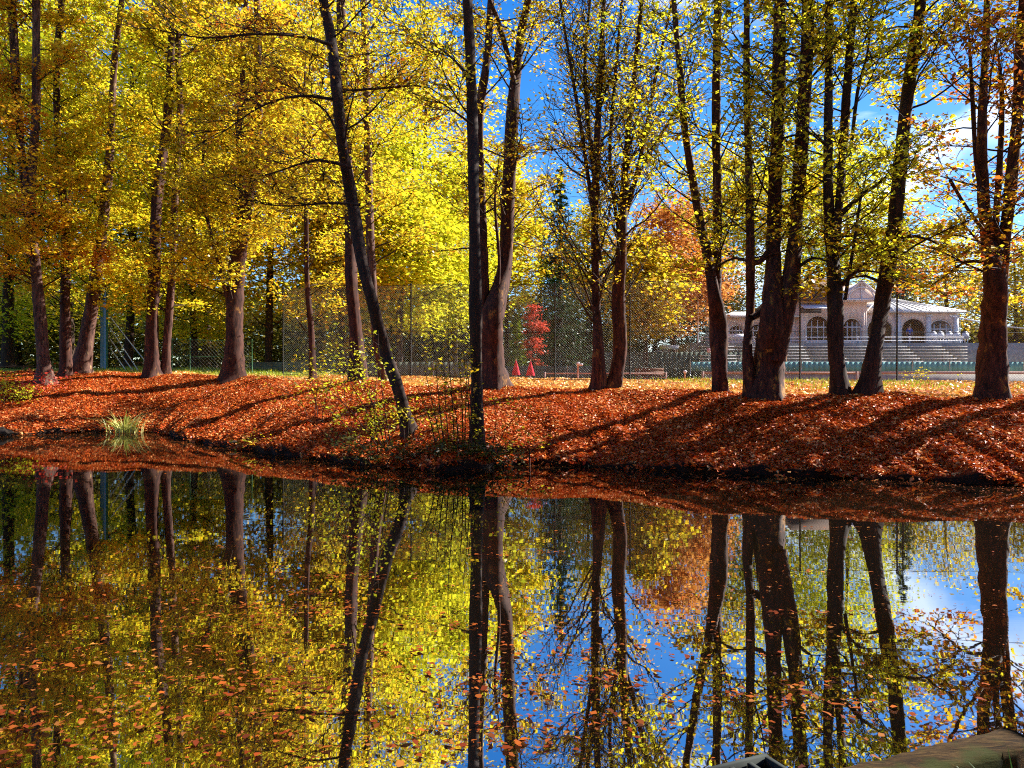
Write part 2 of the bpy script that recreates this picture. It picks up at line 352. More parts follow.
# ------------------------------------------------------------------ leaves
def leaves(name, P, size, mat, parent=None, tilt=.55, aspect=.62, fold=.08, droop=0, kind=None, sz_var=.3, shape='kite', normals=None, jag=0):
    P = np.asarray(P, float).reshape(-1, 3); n = len(P)
    L = size*(1+sz_var*rng.standard_normal(n)).clip(.45, 1.8)
    if normals is None:
        nn = np.concatenate([tilt*rng.standard_normal((n,2)), np.ones((n,1))], 1)
    else: nn = normals+tilt*rng.standard_normal((n,3))
    nn /= np.linalg.norm(nn, axis=1, keepdims=True)
    a = rng.uniform(0, 2*math.pi, n)
    u = np.stack([np.cos(a), np.sin(a), -droop*np.ones(n)], -1)
    u -= nn*(u*nn).sum(1, keepdims=True); u /= np.linalg.norm(u, axis=1, keepdims=True)+1e-9
    v = np.cross(nn, u)
    l = L[:,None]; wd = l*aspect*rng.uniform(.75,1.2,n)[:,None]
    if shape == 'kite':
        V = np.stack([P-u*l*.5, P+v*wd*.5-u*l*.06+nn*l*fold, P+u*l*.5, P-v*wd*.5-u*l*.06+nn*l*fold], 1); k = 4
    else:
        V = np.stack([P-u*l*.5, P-u*l*.25+v*wd*.40+nn*l*fold, P+u*l*.08+v*wd*.5+nn*l*fold*.8, P+u*l*.33+v*wd*.25, P+u*l*.5,
                      P+u*l*.33-v*wd*.25, P+u*l*.08-v*wd*.5+nn*l*fold*.8, P-u*l*.25-v*wd*.40+nn*l*fold], 1); k = 8
    if jag: V = V+u[:,None]*l[:,None]*jag*rng.standard_normal((n,k,1))+v[:,None]*l[:,None]*jag*rng.standard_normal((n,k,1))
    o = link_mesh(name, V.reshape(-1,3), np.arange(n*k), np.full(n, k), mat, parent)
    if kind: o['kind'] = kind
    return o

# ------------------------------------------------------------------ trees
def trunk_mesh(mb, pts, rad, sides=14, flare=.0, seed=0):
    """swept trunk with bark ridges and a root flare"""
    r0 = np.random.default_rng(seed)
    D = catmull(np.concatenate([np.asarray(pts, float), np.asarray(rad, float)[:,None]], 1), .22)
    P, r = D[:,:3], np.maximum(D[:,3], .006)
    n = len(P); s = np.concatenate([[0], np.cumsum(np.linalg.norm(np.diff(P, axis=0), axis=1))])
    T = np.gradient(P, axis=0); T /= np.linalg.norm(T, axis=1, keepdims=True)
    A = np.cross(T, [0.,1.,.05]); A /= np.linalg.norm(A, axis=1, keepdims=True); B = np.cross(T, A)
    a = np.arange(sides)*2*math.pi/sides
    ph = r0.uniform(0, 6.28, 6)
    lobes = 1+.06*np.sin(3*a[None]+ph[0]+.35*s[:,None])+.05*np.sin(5*a[None]+ph[1]-.5*s[:,None])+.035*np.sin(2*a[None]+ph[2]+1.4*s[:,None])+.045*r0.standard_normal((n, sides))
    fl = 1+1.25*flare*np.exp(-s/.34)[:,None]*(1+.75*np.sin(4*a[None]+ph[3])+.35*np.sin(7*a[None]+ph[5]))
    kn = 1+.08*np.sin(1.9*s+ph[4])[:,None]*np.clip(1-s/8,0,1)[:,None]
    rr = r[:,None]*lobes*fl*kn
    V = P[:,None]+rr[...,None]*(np.cos(a)[None,:,None]*A[:,None]+np.sin(a)[None,:,None]*B[:,None])
    i, j = np.meshgrid(np.arange(n-1), np.arange(sides), indexing='ij'); j2 = (j+1) % sides
    Q = np.stack([i*sides+j, i*sides+j2, (i+1)*sides+j2, (i+1)*sides+j], -1).reshape(-1,4)
    mb.add(V.reshape(-1,3), [tuple(q) for q in Q.tolist()])
    mb.F.extend([mb.n-sides+k for k in range(sides)]); mb.T.append(sides)
    return P, r, s

def unit(v): return v/(np.linalg.norm(v)+1e-9)
def wander(p, d, L, nseg, up, jit, r):
    pts = [p]
    for k in range(nseg):
        d = unit(d+np.array([0,0,up])+jit*r.standard_normal(3)); p = p+d*(L/nseg); pts.append(p)
    return np.array(pts)

def near_tree(name, label, cat, stems, bark, leafmat, seed, h0=4.0, nb=26, blen=(1.8,3.6), el=(8,45), ntw=5, nl=16, lsize=.125, up=.03,
              flare=.45, extra=4.0, explicit=(), spread=.17, zlo=None, group=None, leafscale=1.0, thin=.22):
    r = np.random.default_rng(seed)
    d0, pl0 = stems[0]
    x0, y0 = X_(pl0[0][0], d0), d0
    root = thing(name, label, cat, (x0, y0, float(ground(x0, y0))), 0, group)
    tb, bbs, LP = MB(), [], []
    bb = None
    def branch(p, d, L, r0, upb):
        nonlocal bb
        ns = max(4, int(L/.45))
        pts = wander(p, d, L, ns, upb, .13, r)
        bb.tube(pts, np.linspace(r0, .007, len(pts)), 5, False)
        for k in range(int(1.75*ntw*L/2.2)+2):
            f = r.uniform(.32, 1)*(len(pts)-1); i = min(int(f), len(pts)-2)
            q = pts[i]+(pts[i+1]-pts[i])*(f-i)
            dd = unit(pts[i+1]-pts[i]); side = unit(np.cross(dd, [0,0,1.]))*r.choice([-1,1])
            td = unit(dd*r.uniform(.3,1)+side*r.uniform(.4,1)+np.array([0,0,r.uniform(-.12,.3)]))
            tl = r.uniform(.45,1.15)*min(1,.45+L/4)
            tp = wander(q, td, tl, 3, .0, .16, r)
            bb.tube(tp, np.linspace(.012, .005, 4), 3, False)
            m = r.poisson(nl*1.35)
            if m:
                ff = r.uniform(0, 2.999, m); ii = ff.astype(int)
                LP.append(tp[ii]+(tp[ii+1]-tp[ii])*(ff-ii)[:,None]+r.standard_normal((m,3))*np.array([spread,spread,spread*.45]))
    for si, (d, pl) in enumerate(stems):
        bb = MB(); bbs.append(bb)
        pts, rad = [], []
        for k, (px, py, wd) in enumerate(pl):
            dz = 0 if k == 0 else .18*math.sin(seed*1.7+si*2.1+k*1.9)*min(k,2)
            pts.append(at(px, py, d+dz)); rad.append(wd/2/F*d*.84)
        g0 = float(ground(pts[0][0], pts[0][1]))
        if si == 0 or pl[0][1] > 360: pts[0][2] = g0-.15
        if pl[-1][1] <= 4 and extra > 0:
            dr = unit(pts[-1]-pts[-2]); dr = unit(dr+np.array([0,0,.4]))
            pts.append(pts[-1]+dr*extra*.5); rad.append(rad[-1]*.62)
            pts.append(pts[-2+1]+dr*extra*.5+np.array([r.normal()*.2, r.normal()*.2, 0])); rad.append(rad[-1]*.3)
        if pl[-1][1] > 4 and len(pl) > 3: rad[-1] *= .3
        P, rr, s = trunk_mesh(tb, pts, rad, 14 if rad[0] > .12 else 9, flare if (si == 0 or pl[0][1] > 360) else 0, seed+si)
        ok = np.where(P[:,2] > (h0 if zlo is None else zlo))[0]
        if len(ok) < 3: continue
        zt = P[-1,2]; hz = P[ok[0],2]
        for k in range(max(3, int(nb*len(ok)*.22/10.))):
            i = ok[min(len(ok)-1, int(len(ok)*r.uniform(0,1)**.9))]
            rel = (P[i,2]-hz)/(zt-hz+.01)
            az = r.uniform(0, 2*math.pi); e = R(r.uniform(*el)+10*rel)
            dd = np.array([math.cos(az)*math.cos(e), math.sin(az)*math.cos(e), math.sin(e)])
            L = r.uniform(*blen)*(1-.45*rel)*(.6+.4*min(1, rr[i]/.12))
            branch(P[i], dd, L, min(rr[i]*thin, .034), up)
    for d, pl, w0 in explicit:
        bb = MB(); bbs.append(bb)
        pts = catmull(np.array([at(px, py, d+dd) for px, py, dd in pl]), .4)
        bb.tube(pts, np.linspace(w0/2/F*d, .008, len(pts)), 6, False)
        for k in range(2, len(pts)-1):
            for q in range(2):
                az = r.uniform(0, 6.28)
                branch(pts[k], unit(np.array([math.cos(az), math.sin(az), .35])+unit(pts[k]-pts[k-1])), r.uniform(.5,1.3), .011, .0)
    tb.build('trunk', bark, root, True)
    for bb in bbs:
        if bb.n: bb.build('branches', M['bark_dark'], root, True)
    if LP:
        Pn = np.concatenate(LP)
        if leafscale < 1: Pn = Pn[r.uniform(size=len(Pn)) < leafscale]
        leaves('crown', Pn, lsize, leafmat, root, tilt=.6, droop=.3)
    return root

B1, B2, B3 = M['bark'], M['bark_pale'], M['bark_dark']
TREE = 'tree'
# --- left group, 33-37 m off
near_tree('deciduous_tree', 'rough pale-streaked trunk at the far left with red-leaved shrub at its foot', TREE,
  [(33.5,[(45,388,17),(42,340,14),(36,270,11),(31,200,10),(36,110,9),(36,0,8)]),(33.6,[(40,300,8),(28,220,8),(18,110,9),(12,0,9)])], B2, M['leaf_orange'], 1, h0=5, nb=24, blen=(2.5,4.5), lsize=.165, spread=.28)
near_tree('deciduous_tree', 'straight dark trunk just right of the far-left streaked tree', TREE,
  [(36,[(66,372,13),(65,300,11),(66,240,10),(58,140,8),(57,60,7),(62,0,7)])], B1, M['leaf_yellow'], 2, h0=4.5, nb=24, blen=(2.5,4.2), lsize=.165, spread=.28)
near_tree('deciduous_tree', 'right-leaning trunk with broad white sunlit edge, left of the green corner post', TREE,
  [(37,[(80,373,21),(88,330,16),(98,265,13),(105,200,11),(110,150,9),(114,70,7),(122,0,6)]),(37.1,[(73,373,8),(67,345,7),(64,310,6),(66,240,5),(74,150,4)])], B2, M['leaf_yellow'], 3, h0=5, nb=26, blen=(2.5,4.4), lsize=.165, spread=.28)
near_tree('deciduous_tree', 'dark trunk with flared foot just right of the green braced corner post', TREE,
  [(36,[(152,376,18),(152,330,14),(155,260,13),(157,200,12),(167,120,10),(171,50,8),(173,0,7)])], B1, M['leaf_yellow'], 4, h0=5, nb=26, blen=(2.5,4.4), lsize=.165, spread=.28)
near_tree('deciduous_tree', 'slender trunk with white sunlit foot leaning away from its dark neighbour', TREE,
  [(36.6,[(165,376,10),(168,330,9),(173,260,8),(175,200,8),(180,120,7),(178,50,6),(180,0,5)])], B2, M['leaf_yellow'], 5, h0=4.5, nb=22, blen=(2.2,3.6), lsize=.165, spread=.28)
near_tree('deciduous_tree', 'thick forked trunk with mossy foot and bright right edge at left centre', TREE,
  [(34.5,[(233,378,25),(234,330,20),(236,280,19),(240,235,20),(250,190,12),(258,130,10),(258,60,8),(257,0,7)]),
   (34.6,[(238,240,11),(243,190,9),(239,140,7),(243,70,6),(246,0,5)]),(34.5,[(228,300,5),(220,270,4),(212,240,4),(203,190,4),(205,120,3)])], B1, M['leaf_gold'], 6, h0=5.2, nb=30, blen=(2.6,4.8), lsize=.165, spread=.28)
near_tree('deciduous_tree', 'thin crooked trunk standing alone between the mossy forked tree and the leaning tree', TREE,
  [(33,[(313,376,8),(311,330,7),(307,280,6),(306,200,5),(304,120,4),(306,40,3)])], B1, M['leaf_gold'], 7, h0=3.6, nb=34, blen=(1.5,3.2), lsize=.13, extra=2, spread=.25, nl=18)
near_tree('deciduous_tree', 'broad upright trunk with white lit edge directly behind the leaning tree', TREE,
  [(28,[(359,382,21),(356,335,16),(351,280,14),(350,220,14),(345,140,13),(343,70,11),(341,0,10)])], B1, M['leaf_yellow'], 8, h0=6.0, nb=22, blen=(2,3.8), lsize=.125, spread=.22, nl=13)
near_tree('deciduous_tree', 'slim upright trunk half hidden behind the leaning tree on its right side', TREE,
  [(28.8,[(384,378,10),(376,330,10),(372,270,10),(369,200,10),(367,110,9),(364,0,8)])], B2, M['leaf_yellow'], 9, h0=5.5, nb=22, blen=(2,3.6), lsize=.125, spread=.22, nl=13)
# --- leaning tree and black trunk by the water
near_tree('deciduous_tree', 'dark tree leaning left from the water edge with long bare arching branches', TREE,
  [(18.6,[(412,424,17),(398,388,14),(385,350,14),(372,300,14),(362,260,14),(352,200,14),(343,150,13),(337,95,13),(331,40,12),(323,0,11)])], B3, M['leaf_orange'], 10, h0=7.3, nb=16, blen=(1.5,3), nl=7, lsize=.10, flare=.5,
  explicit=[(18.2,[(332,45,0),(300,36,-.6),(255,34,-1.4),(205,38,-1.8),(160,30,-2)],4.2),(18.3,[(338,100,0),(300,96,-.4),(262,106,-.9),(215,138,-1.2)],3.4),
            (18.4,[(352,168,0),(318,160,-.2),(282,170,-.5),(262,176,-.8)],3.6),(18.6,[(338,92,0),(385,88,.3),(430,88,.6),(462,118,.9)],3),(18.6,[(341,140,0),(325,110,.2),(308,98,.3),(290,70,.3)],3),(18.4,[(360,205,0),(330,203,.2),(280,206,.4),(235,198,.5)],3)])
near_tree('deciduous_tree', 'straight near-black trunk rising from the water edge at centre', TREE,
  [(17.2,[(478,446,15),(477,380,14),(476,300,14),(474,200,13),(472,120,13),(470,60,12),(467,0,11)])], B3, M['leaf_gold'], 11, h0=7.4, nb=14, blen=(1.2,2.6), nl=8, lsize=.10, flare=.4,
  explicit=[(17.2,[(471,80,0),(452,58,.3),(425,40,.6),(400,35,.8)],4),(17.2,[(473,125,0),(455,112,-.3),(430,95,-.6)],3)])
# --- crest trees
near_tree('deciduous_tree', 'stout reddish trunk forking low into two stems, beside the black trunk', TREE,
  [(24.5,[(494,388,32),(492,350,28),(493,315,27),(505,265,17),(508,200,16),(512,120,15),(516,75,12),(522,30,10),(528,0,8)]),
   (24.5,[(484,330,14),(483,260,12),(481,190,11),(479,120,11),(487,60,9),(491,0,8)]),(24.4,[(515,85,7),(505,45,6),(496,15,5),(490,0,4)]),(24.3,[(497,305,5),(499,260,4),(495,200,3),(500,150,3)])], B1, M['leaf_gold'], 12, h0=6.0, nb=26, blen=(2,4), nl=9, lsize=.115, flare=.5)
near_tree('deciduous_tree', 'twin trunked tree with sparse golden leaves and many bare twigs against blue sky', TREE,
  [(23.4,[(598,390,16),(598,350,13),(596,300,10),(595,230,9),(597,150,8),(600,80,7),(604,0,5)]),
   (23.5,[(612,389,20),(620,350,16),(618,300,15),(622,240,12),(625,170,8),(632,100,6),(642,0,5)]),
   (23.3,[(600,260,6),(590,190,5),(578,110,4),(560,0,3)]),(23.5,[(622,230,6),(640,160,5),(655,80,4),(672,0,3)]),(23.6,[(597,200,5),(588,120,5),(585,60,4),(590,0,3)]),
   (23.4,[(620,240,5),(610,160,4),(615,80,4),(622,0,3)]),(23.5,[(625,200,4),(652,150,4),(680,100,3),(700,40,3)])], B1, M['leaf_gold'], 13, h0=3.4, nb=36, blen=(1.6,3.8), el=(30,72), ntw=6, nl=5, lsize=.10, up=.01, thin=.28)
near_tree('deciduous_tree', 'bulging bare-footed trunk that divides into a crooked left and straight right stem', TREE,
  [(20.5,[(720,394,18),(719,360,19),(718,325,20),(713,290,13),(706,250,11),(697,205,10),(685,130,8),(679,60,7),(674,0,6)]),
   (20.5,[(716,305,12),(717,250,11),(717,180,10),(716,110,10),(718,0,9)])], B1, M['leaf_lime'], 14, h0=4.2, nb=26, blen=(1.6,3.4), nl=7.5, lsize=.125)
near_tree('deciduous_tree', 'massive multi-stemmed tree with knotted base and orange lichen, right of centre', TREE,
  [(19.5,[(766,394,40),(769,360,36),(772,320,28),(773,270,19),(774,210,16),(777,140,15),(779,60,14),(780,0,13)]),
   (19.4,[(776,360,26),(785,310,23),(793,260,18),(797,200,16),(802,130,15),(806,60,15),(809,0,14)]),
   (19.6,[(752,388,17),(747,350,12),(750,310,10),(750,250,10),(749,170,9),(747,80,8),(747,0,7)]),
   (19.5,[(751,318,8),(762,312,8),(771,300,8)]),(19.5,[(750,262,6),(760,262,6),(769,250,7)])], M['bark_lichen'], M['leaf_green'], 15, h0=4.3, explicit=[(19.4,[(795,270,0),(812,258,-.4),(828,262,-.7),(842,272,-.9)],4),(19.6,[(750,262,0),(735,258,.3),(718,266,.5),(700,280,.7)],4)], nb=26, blen=(1.8,3.6), nl=8.5, lsize=.125, flare=.28)
near_tree('deciduous_tree', 'dark trunk that forks in two upright stems above mid height, right of the massive tree', TREE,
  [(19.2,[(842,396,20),(836,350,17),(835,300,17),(832,250,16),(828,200,11),(828,120,10),(829,50,9),(829,0,9)]),
   (19.2,[(834,255,11),(839,200,10),(844,130,10),(849,60,10),(854,0,9)]),(19.1,[(852,140,4),(858,90,4),(868,50,3),(872,0,3)]),(19.0,[(845,300,4),(853,250,4),(862,190,3)])], B3, M['leaf_lime'], 16, h0=4.4, nb=26, blen=(1.8,3.6), nl=8.5, lsize=.125,
  explicit=[(19.2,[(840,215,0),(862,195,-.2),(885,178,-.4),(895,160,-.6)],6),(19.2,[(842,285,0),(856,272,-.6),(876,272,-1.0),(905,283,-1.3)],4),(19.2,[(838,250,0),(860,243,.4),(885,250,.8),(915,262,1.1)],4)])
near_tree('deciduous_tree', 'black unforked trunk leaning right with its crown cut by the top edge', TREE,
  [(19.1,[(866,397,22),(874,350,18),(882,300,18),(892,240,16),(899,180,16),(906,110,14),(914,50,13),(921,0,12)])], B3, M['leaf_green'], 17, h0=4.3, nb=34, blen=(1.8,3.8), nl=8.5, lsize=.125,
  explicit=[(19.1,[(884,285,0),(866,276,.4),(845,280,.8),(825,292,1.0)],4),(19.1,[(893,240,0),(915,236,-.3),(940,245,-.5),(962,262,-.6)],4)])
near_tree('deciduous_tree', 'thick lichen-spotted trunk splitting into four stems at the right edge', TREE,
  [(18.8,[(992,398,32),(993,360,29),(994,320,29),(996,280,26),(988,235,15),(983,190,13),(982,120,10),(985,60,8),(987,0,7)]),
   (18.8,[(1000,290,15),(1005,240,14),(1012,180,13),(1018,110,12),(1021,40,12),(1024,0,11)]),
   (18.9,[(996,270,9),(996,220,8),(1000,160,7),(1002,100,6),(998,50,5)]),(18.7,[(984,215,6),(976,160,5),(972,90,5),(968,20,4)]),(18.7,[(983,230,5),(965,205,4),(950,180,4)])], M['bark_lichen'], M['leaf_russet'], 18, h0=4.2, explicit=[(18.7,[(985,262,0),(965,262,.2),(945,276,.5),(925,290,.8)],4)], nb=24, blen=(1.6,3.4), nl=8, lsize=.12, flare=.35)
# just outside the frame on the right (their crowns reach in, their shade falls on the bank)
near_tree('deciduous_tree', 'green-yellow crown reaching in at the right edge from a trunk outside the frame', TREE,
  [(19.5,[(1110,398,24),(1105,320,20),(1098,220,17),(1102,100,14),(1100,0,12)])], B1, M['leaf_green'], 19, h0=3.6, nb=28, blen=(2,4), nl=13, lsize=.125)
# --- background trees: trunk, limbs and a clumped crown
def bg_tree(name, label, px, d, ytop, ybot, wpx, mat, seed, n=9000, lsize=.26, bark=None, nclump=90, cat=TREE, group=None, flat=.42, trunkpx=None):
    r = np.random.default_rng(seed)
    x = X_(px, d); g = float(ground(x, d))
    root = thing(name, label, cat, (x, d, g), 0, group)
    zt, zb = Z_(ytop, d), max(Z_(ybot, d), g+.2)
    rx = wpx/2/F*d; H = zt-zb
    tb = MB()
    tr = max(.10, rx*.06)
    top = np.array([x+r.normal()*.3, d, zb+H*.85])
    pts = [(x, d, g-.2), (x+.15*r.normal(), d, g+(top[2]-g)*.35), (x+.3*r.normal(), d, g+(top[2]-g)*.7), tuple(top)]
    P, rr, s = trunk_mesh(tb, pts, [tr, tr*.8, tr*.5, .03], 8, .4, seed)
    cl = []
    while len(cl) < nclump:
        u = r.uniform(-1, 1, 3); q = np.linalg.norm(u)
        if q > 1 or q < .25: continue
        hz = (u[2]+1)/2
        env = (math.sin(math.pi*(hz*.72+.25)))**.6
        cl.append((x+u[0]*rx*env, d+u[1]*rx*env, zb+hz*H))
    cl = np.array(cl)
    bb = MB()
    for c in cl[:36]:
        i = min(len(P)-1, max(2, int(np.searchsorted(P[:,2], c[2]-.35*np.hypot(c[0]-x, c[1]-d)-.4))))
        mid = (P[i]+c)/2+np.array([0,0,-.12*np.linalg.norm(c-P[i])])
        bb.tube(catmull(np.array([P[i], mid, c]), .8), .02+.02*rx/4, 4, False)
    tb.build('trunk', bark or M['bark_dark'], root, True)
    bb.build('branches', M['bark_dark'], root)
    k = r.integers(0, nclump, n); cs = rx*.24*r.uniform(.6,1.35,nclump)
    Pn = cl[k]+r.standard_normal((n,3))*np.stack([cs[k], cs[k], cs[k]*flat], -1)
    Pn = Pn[Pn[:,2] > g+.1]
    leaves('crown', Pn, lsize, mat, root, tilt=.6, droop=.3)
    return root
bgl = [
 (8, 50, -40, 335, 190, 'leaf_lime', 11000, 'yellow-green tree with low drooping crown filling the left edge over dark undergrowth'),
 (70, 58, -60, 330, 190, 'leaf_yellow', 11000, 'yellow tree whose crown fills behind the far-left trunks'),
 (128, 50, -50, 345, 150, 'leaf_lime', 10000, 'bright yellow-green tree behind the braced corner post'),
 (195, 49, 10, 362, 120, 'leaf_yellow', 9000, 'bright yellow tree with lowest leaves reaching the low rail, left of the mossy forked trunk'),
 (205, 64, -60, 320, 190, 'leaf_gold', 9000, 'tall golden tree seen high between the dark trunk and mossy forked trunk'),
 (268, 50, -20, 325, 130, 'leaf_gold', 9000, 'golden tree just right of the mossy forked trunk'),
 (320, 60, -60, 330, 170, 'leaf_yellow', 10000, 'tall yellow tree behind the thin crooked trunk'),
 (345, 48, 120, 350, 110, 'leaf_gold', 7000, 'low golden tree between the thin crooked trunk and the leaning tree'),
 (400, 50, 120, 345, 130, 'leaf_lime', 9000, 'yellow-green tree right of the leaning tree, over the fence'),
 (425, 62, 0, 330, 150, 'leaf_yellow', 8000, 'tall yellow tree with small sky gaps left of the black trunk'),
 (455, 56, 150, 340, 110, 'leaf_lime', 8000, 'lime tree directly behind the black trunk'),
 (508, 66, 150, 318, 84, 'leaf_yellow', 7000, 'bright lemon tree showing right of the stout forked trunk'),
 (672, 60, 190, 335, 105, 'leaf_peach', 7000, 'peach-orange tree right of the twin trunked tree'),
 (645, 56, 235, 345, 80, 'leaf_gold', 4500, 'low golden tree with leaves hanging above the dark court wall'),
 (720, 82, 140, 325, 120, 'leaf_gold', 6000, 'distant golden tree behind the trunk with the bulging foot'),
 (775, 88, 110, 310, 120, 'leaf_lime', 6500, 'distant yellow-green tree behind the massive multi-stemmed tree'),
 (845, 90, 130, 290, 110, 'leaf_lime', 6500, 'distant yellow-green tree rising behind the clubhouse roof'),
 (948, 96, 215, 335, 100, 'leaf_gold', 4200, 'sparse tawny tree right of the clubhouse under open sky'),
 (1015, 88, 235, 345, 90, 'leaf_gold', 4500, 'yellow-olive tree behind the four-stemmed trunk at the right edge'),
 (1085, 90, 190, 345, 110, 'leaf_lime', 4500, 'yellow-green tree at the right margin beyond the courts'),
 (890, 100, 235, 330, 80, 'leaf_green', 3500, 'dull green tree peeping over the pavilion roof'),
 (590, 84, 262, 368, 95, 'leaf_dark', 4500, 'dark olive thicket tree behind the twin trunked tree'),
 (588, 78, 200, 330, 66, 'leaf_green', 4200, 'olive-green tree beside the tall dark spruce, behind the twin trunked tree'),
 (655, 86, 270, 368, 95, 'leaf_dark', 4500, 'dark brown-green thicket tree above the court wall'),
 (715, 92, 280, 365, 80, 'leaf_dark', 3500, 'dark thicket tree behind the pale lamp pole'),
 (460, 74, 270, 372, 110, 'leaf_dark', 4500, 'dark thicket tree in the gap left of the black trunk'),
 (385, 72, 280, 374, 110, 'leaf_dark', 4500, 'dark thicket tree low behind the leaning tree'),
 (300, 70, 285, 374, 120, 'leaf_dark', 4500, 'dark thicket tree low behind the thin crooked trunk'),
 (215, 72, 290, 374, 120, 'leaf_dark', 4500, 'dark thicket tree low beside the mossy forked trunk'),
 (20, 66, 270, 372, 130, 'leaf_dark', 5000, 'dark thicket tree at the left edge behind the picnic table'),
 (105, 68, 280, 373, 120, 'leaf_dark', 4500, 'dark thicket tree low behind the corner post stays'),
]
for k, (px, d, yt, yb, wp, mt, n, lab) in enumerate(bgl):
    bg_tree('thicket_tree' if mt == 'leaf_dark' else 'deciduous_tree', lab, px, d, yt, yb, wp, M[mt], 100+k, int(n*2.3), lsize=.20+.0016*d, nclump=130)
bg_tree('maple_tree', 'small bright red maple beside the green cone-shaped bush', 535, 62, 302, 366, 26, M['leaf_red'], 201, 2600, .17, nclump=50)

def conifer(name, label, px, d, ytop, ybot, wpx, mat, seed, n=7000, ls=.3, cat='conifer'):
    r = np.random.default_rng(seed); x = X_(px, d); g = float(ground(x, d))
    root = thing(name, label, cat, (x, d, g))
    zt, zb = Z_(ytop, d), max(Z_(ybot, d), g+.1); rx = wpx/2/F*d
    tb = MB(); tb.tube([(x,d,g-.2),(x,d,(g+zt)/2),(x,d,zt)], [rx*.09, rx*.05, .02], 8); tb.build('trunk', M['bark_dark'], root, True)
    P = []; bb = MB(); nt_ = int(14+(zt-zb)*1.6)
    for k in range(nt_):
        z = zb+(zt-zb)*(k/nt_)**1.0; rad = rx*(1-k/nt_)**.8+.1
        for q in range(7):
            a = r.uniform(0, 6.28); L = rad*r.uniform(.7,1.12)
            tip = np.array([x+math.cos(a)*L, d+math.sin(a)*L, z-.28*L+r.normal()*.1])
            bb.tube([(x,d,z),tuple(tip)], [.03,.008], 3, False)
            m = max(3, int(n/(nt_*7)*(L/rx+.25)))
            f = r.uniform(.15,1,m)[:,None]
            P.append(np.array([x,d,z])*(1-f)+tip*f+r.standard_normal((m,3))*np.array([.14,.14,.10])*L*.9)
    bb.build('branches', M['bark_dark'], root)
    leaves('crown', np.concatenate(P), ls, mat, root, tilt=.7, aspect=.35, droop=.5)
conifer('conifer_tree', 'tall dark spruce against the sky left of the twin trunked tree', 560, 66, 166, 374, 84, M['needle'], 301, 11000, .34)
conifer('conifer_tree', 'shorter dark spruce left of the tall fence post at centre', 541, 80, 205, 372, 60, M['needle'], 302, 5000, .36)
conifer('conifer_tree', 'dark spruce rising behind the clubhouse between leaning trunk and tawny tree', 903, 84, 195, 340, 52, M['needle'], 303, 5500, .36)
conifer('conical_bush', 'light green cone-shaped evergreen bush beside the red maple', 517, 63, 312, 368, 22, M['needle_lime'], 304, 5000, .16, 'bush')

# far-off wood closing the view beyond the courts
def far_wood():
    n = 110000
    a = rng.uniform(R(-62), R(62), n); dist = rng.uniform(112, 128, n)
    ht = np.interp(a, [-1.1,-.15,.03,.1,.5,.7], [19,17,11,8,8,10])+2.2*np.sin(a*23)+1.6*np.sin(a*51+1)+1.0*np.sin(a*97)
    z = 1.2+ht*rng.uniform(0, 1, n)**1.25
    P = np.stack([np.sin(a)*dist, np.cos(a)*dist, z], -1)
    n2 = 45000; a2 = rng.uniform(R(95), R(265), n2); d2 = rng.uniform(26, 36, n2)  # unseen wood added behind the camera: blocks low sky, bounces warm light
    z2 = .3+(17+3*np.sin(a2*19)+2*np.sin(a2*41))*rng.uniform(0, 1, n2)**.85
    o = leaves('light_block_wood', np.stack([np.sin(a2)*d2, np.cos(a2)*d2, z2], -1), .9, M['leaf_orange'], None, tilt=.8)
    tag(o, 'unseen autumn wood added behind the camera to cut low sky light and warm the fill', 'wood', kind='stuff')
    o = leaves('distant_wood', P, .9, M['leaf_dark'], None, tilt=.8)
    tag(o, 'far dark wood closing the view beyond the courts', 'wood', kind='stuff')
far_wood()

# ------------------------------------------------------------------ fences
def chain_link(mb, A, Bp, z0a, z0b, H, pitch=.11, t=.0036):
    A = np.array(A); Bp = np.array(Bp); W = np.linalg.norm(Bp-A); u = (Bp-A)/W
    nrm = np.array([-u[1], u[0]])
    k = np.arange(-H, W, pitch)
    for s in (1, -1):
        for c in k:
            a0, a1 = max(c, 0), min(c+H, W)
            if a1-a0 < .02: continue
            h0, h1 = a0-c, a1-c
            if s < 0: h0, h1 = H-h0, H-h1
            pts = []
            for aa, hh in ((a0,h0),(a1,h1)):
                p = A+u*aa; zb = z0a+(z0b-z0a)*aa/W
                pts.append((p[0]+nrm[0]*.006*s, p[1]+nrm[1]*.006*s, zb+hh))
            mb.tube(pts, t, 3, False)
def fence(name, label, posts, H, mesh_h=None, r=.035, rails=(1.0,), postmat=None, cat='fence', pitch=.11, t=.0036):
    p0 = posts[0]; root = thing(name, label, cat, (p0[0], p0[1], float(ground(*p0))))
    for (x, y) in posts:
        g = float(ground(x, y)); b = MB(); b.tube([(x,y,g-.2),(x,y,g+H)], r, 8)
        b.lathe((x,y,g+H), [(r*1.25,-.02),(r*1.25,.02),(r*.5,.05)], 8)
        b.build('post', postmat or M['dark_metal'], root)
    m = MB(); rl = MB()
    for A, Bq in zip(posts[:-1], posts[1:]):
        ga, gb = float(ground(*A)), float(ground(*Bq))
        off = .05
        chain_link(m, (A[0],A[1]-off), (Bq[0],Bq[1]-off), ga, gb, (mesh_h or H)-.05, pitch, t)
        for f in rails:
            rl.tube([(A[0],A[1]-off-.02,ga+(H-.05)*f),(Bq[0],Bq[1]-off-.02,gb+(H-.05)*f)], .012, 5)
    m.build('wire_mesh', M['wire'], root); rl.build('rail', postmat or M['dark_metal'], root)
    return root
def pp(px, d): return (float(X_(px, d)), float(d))
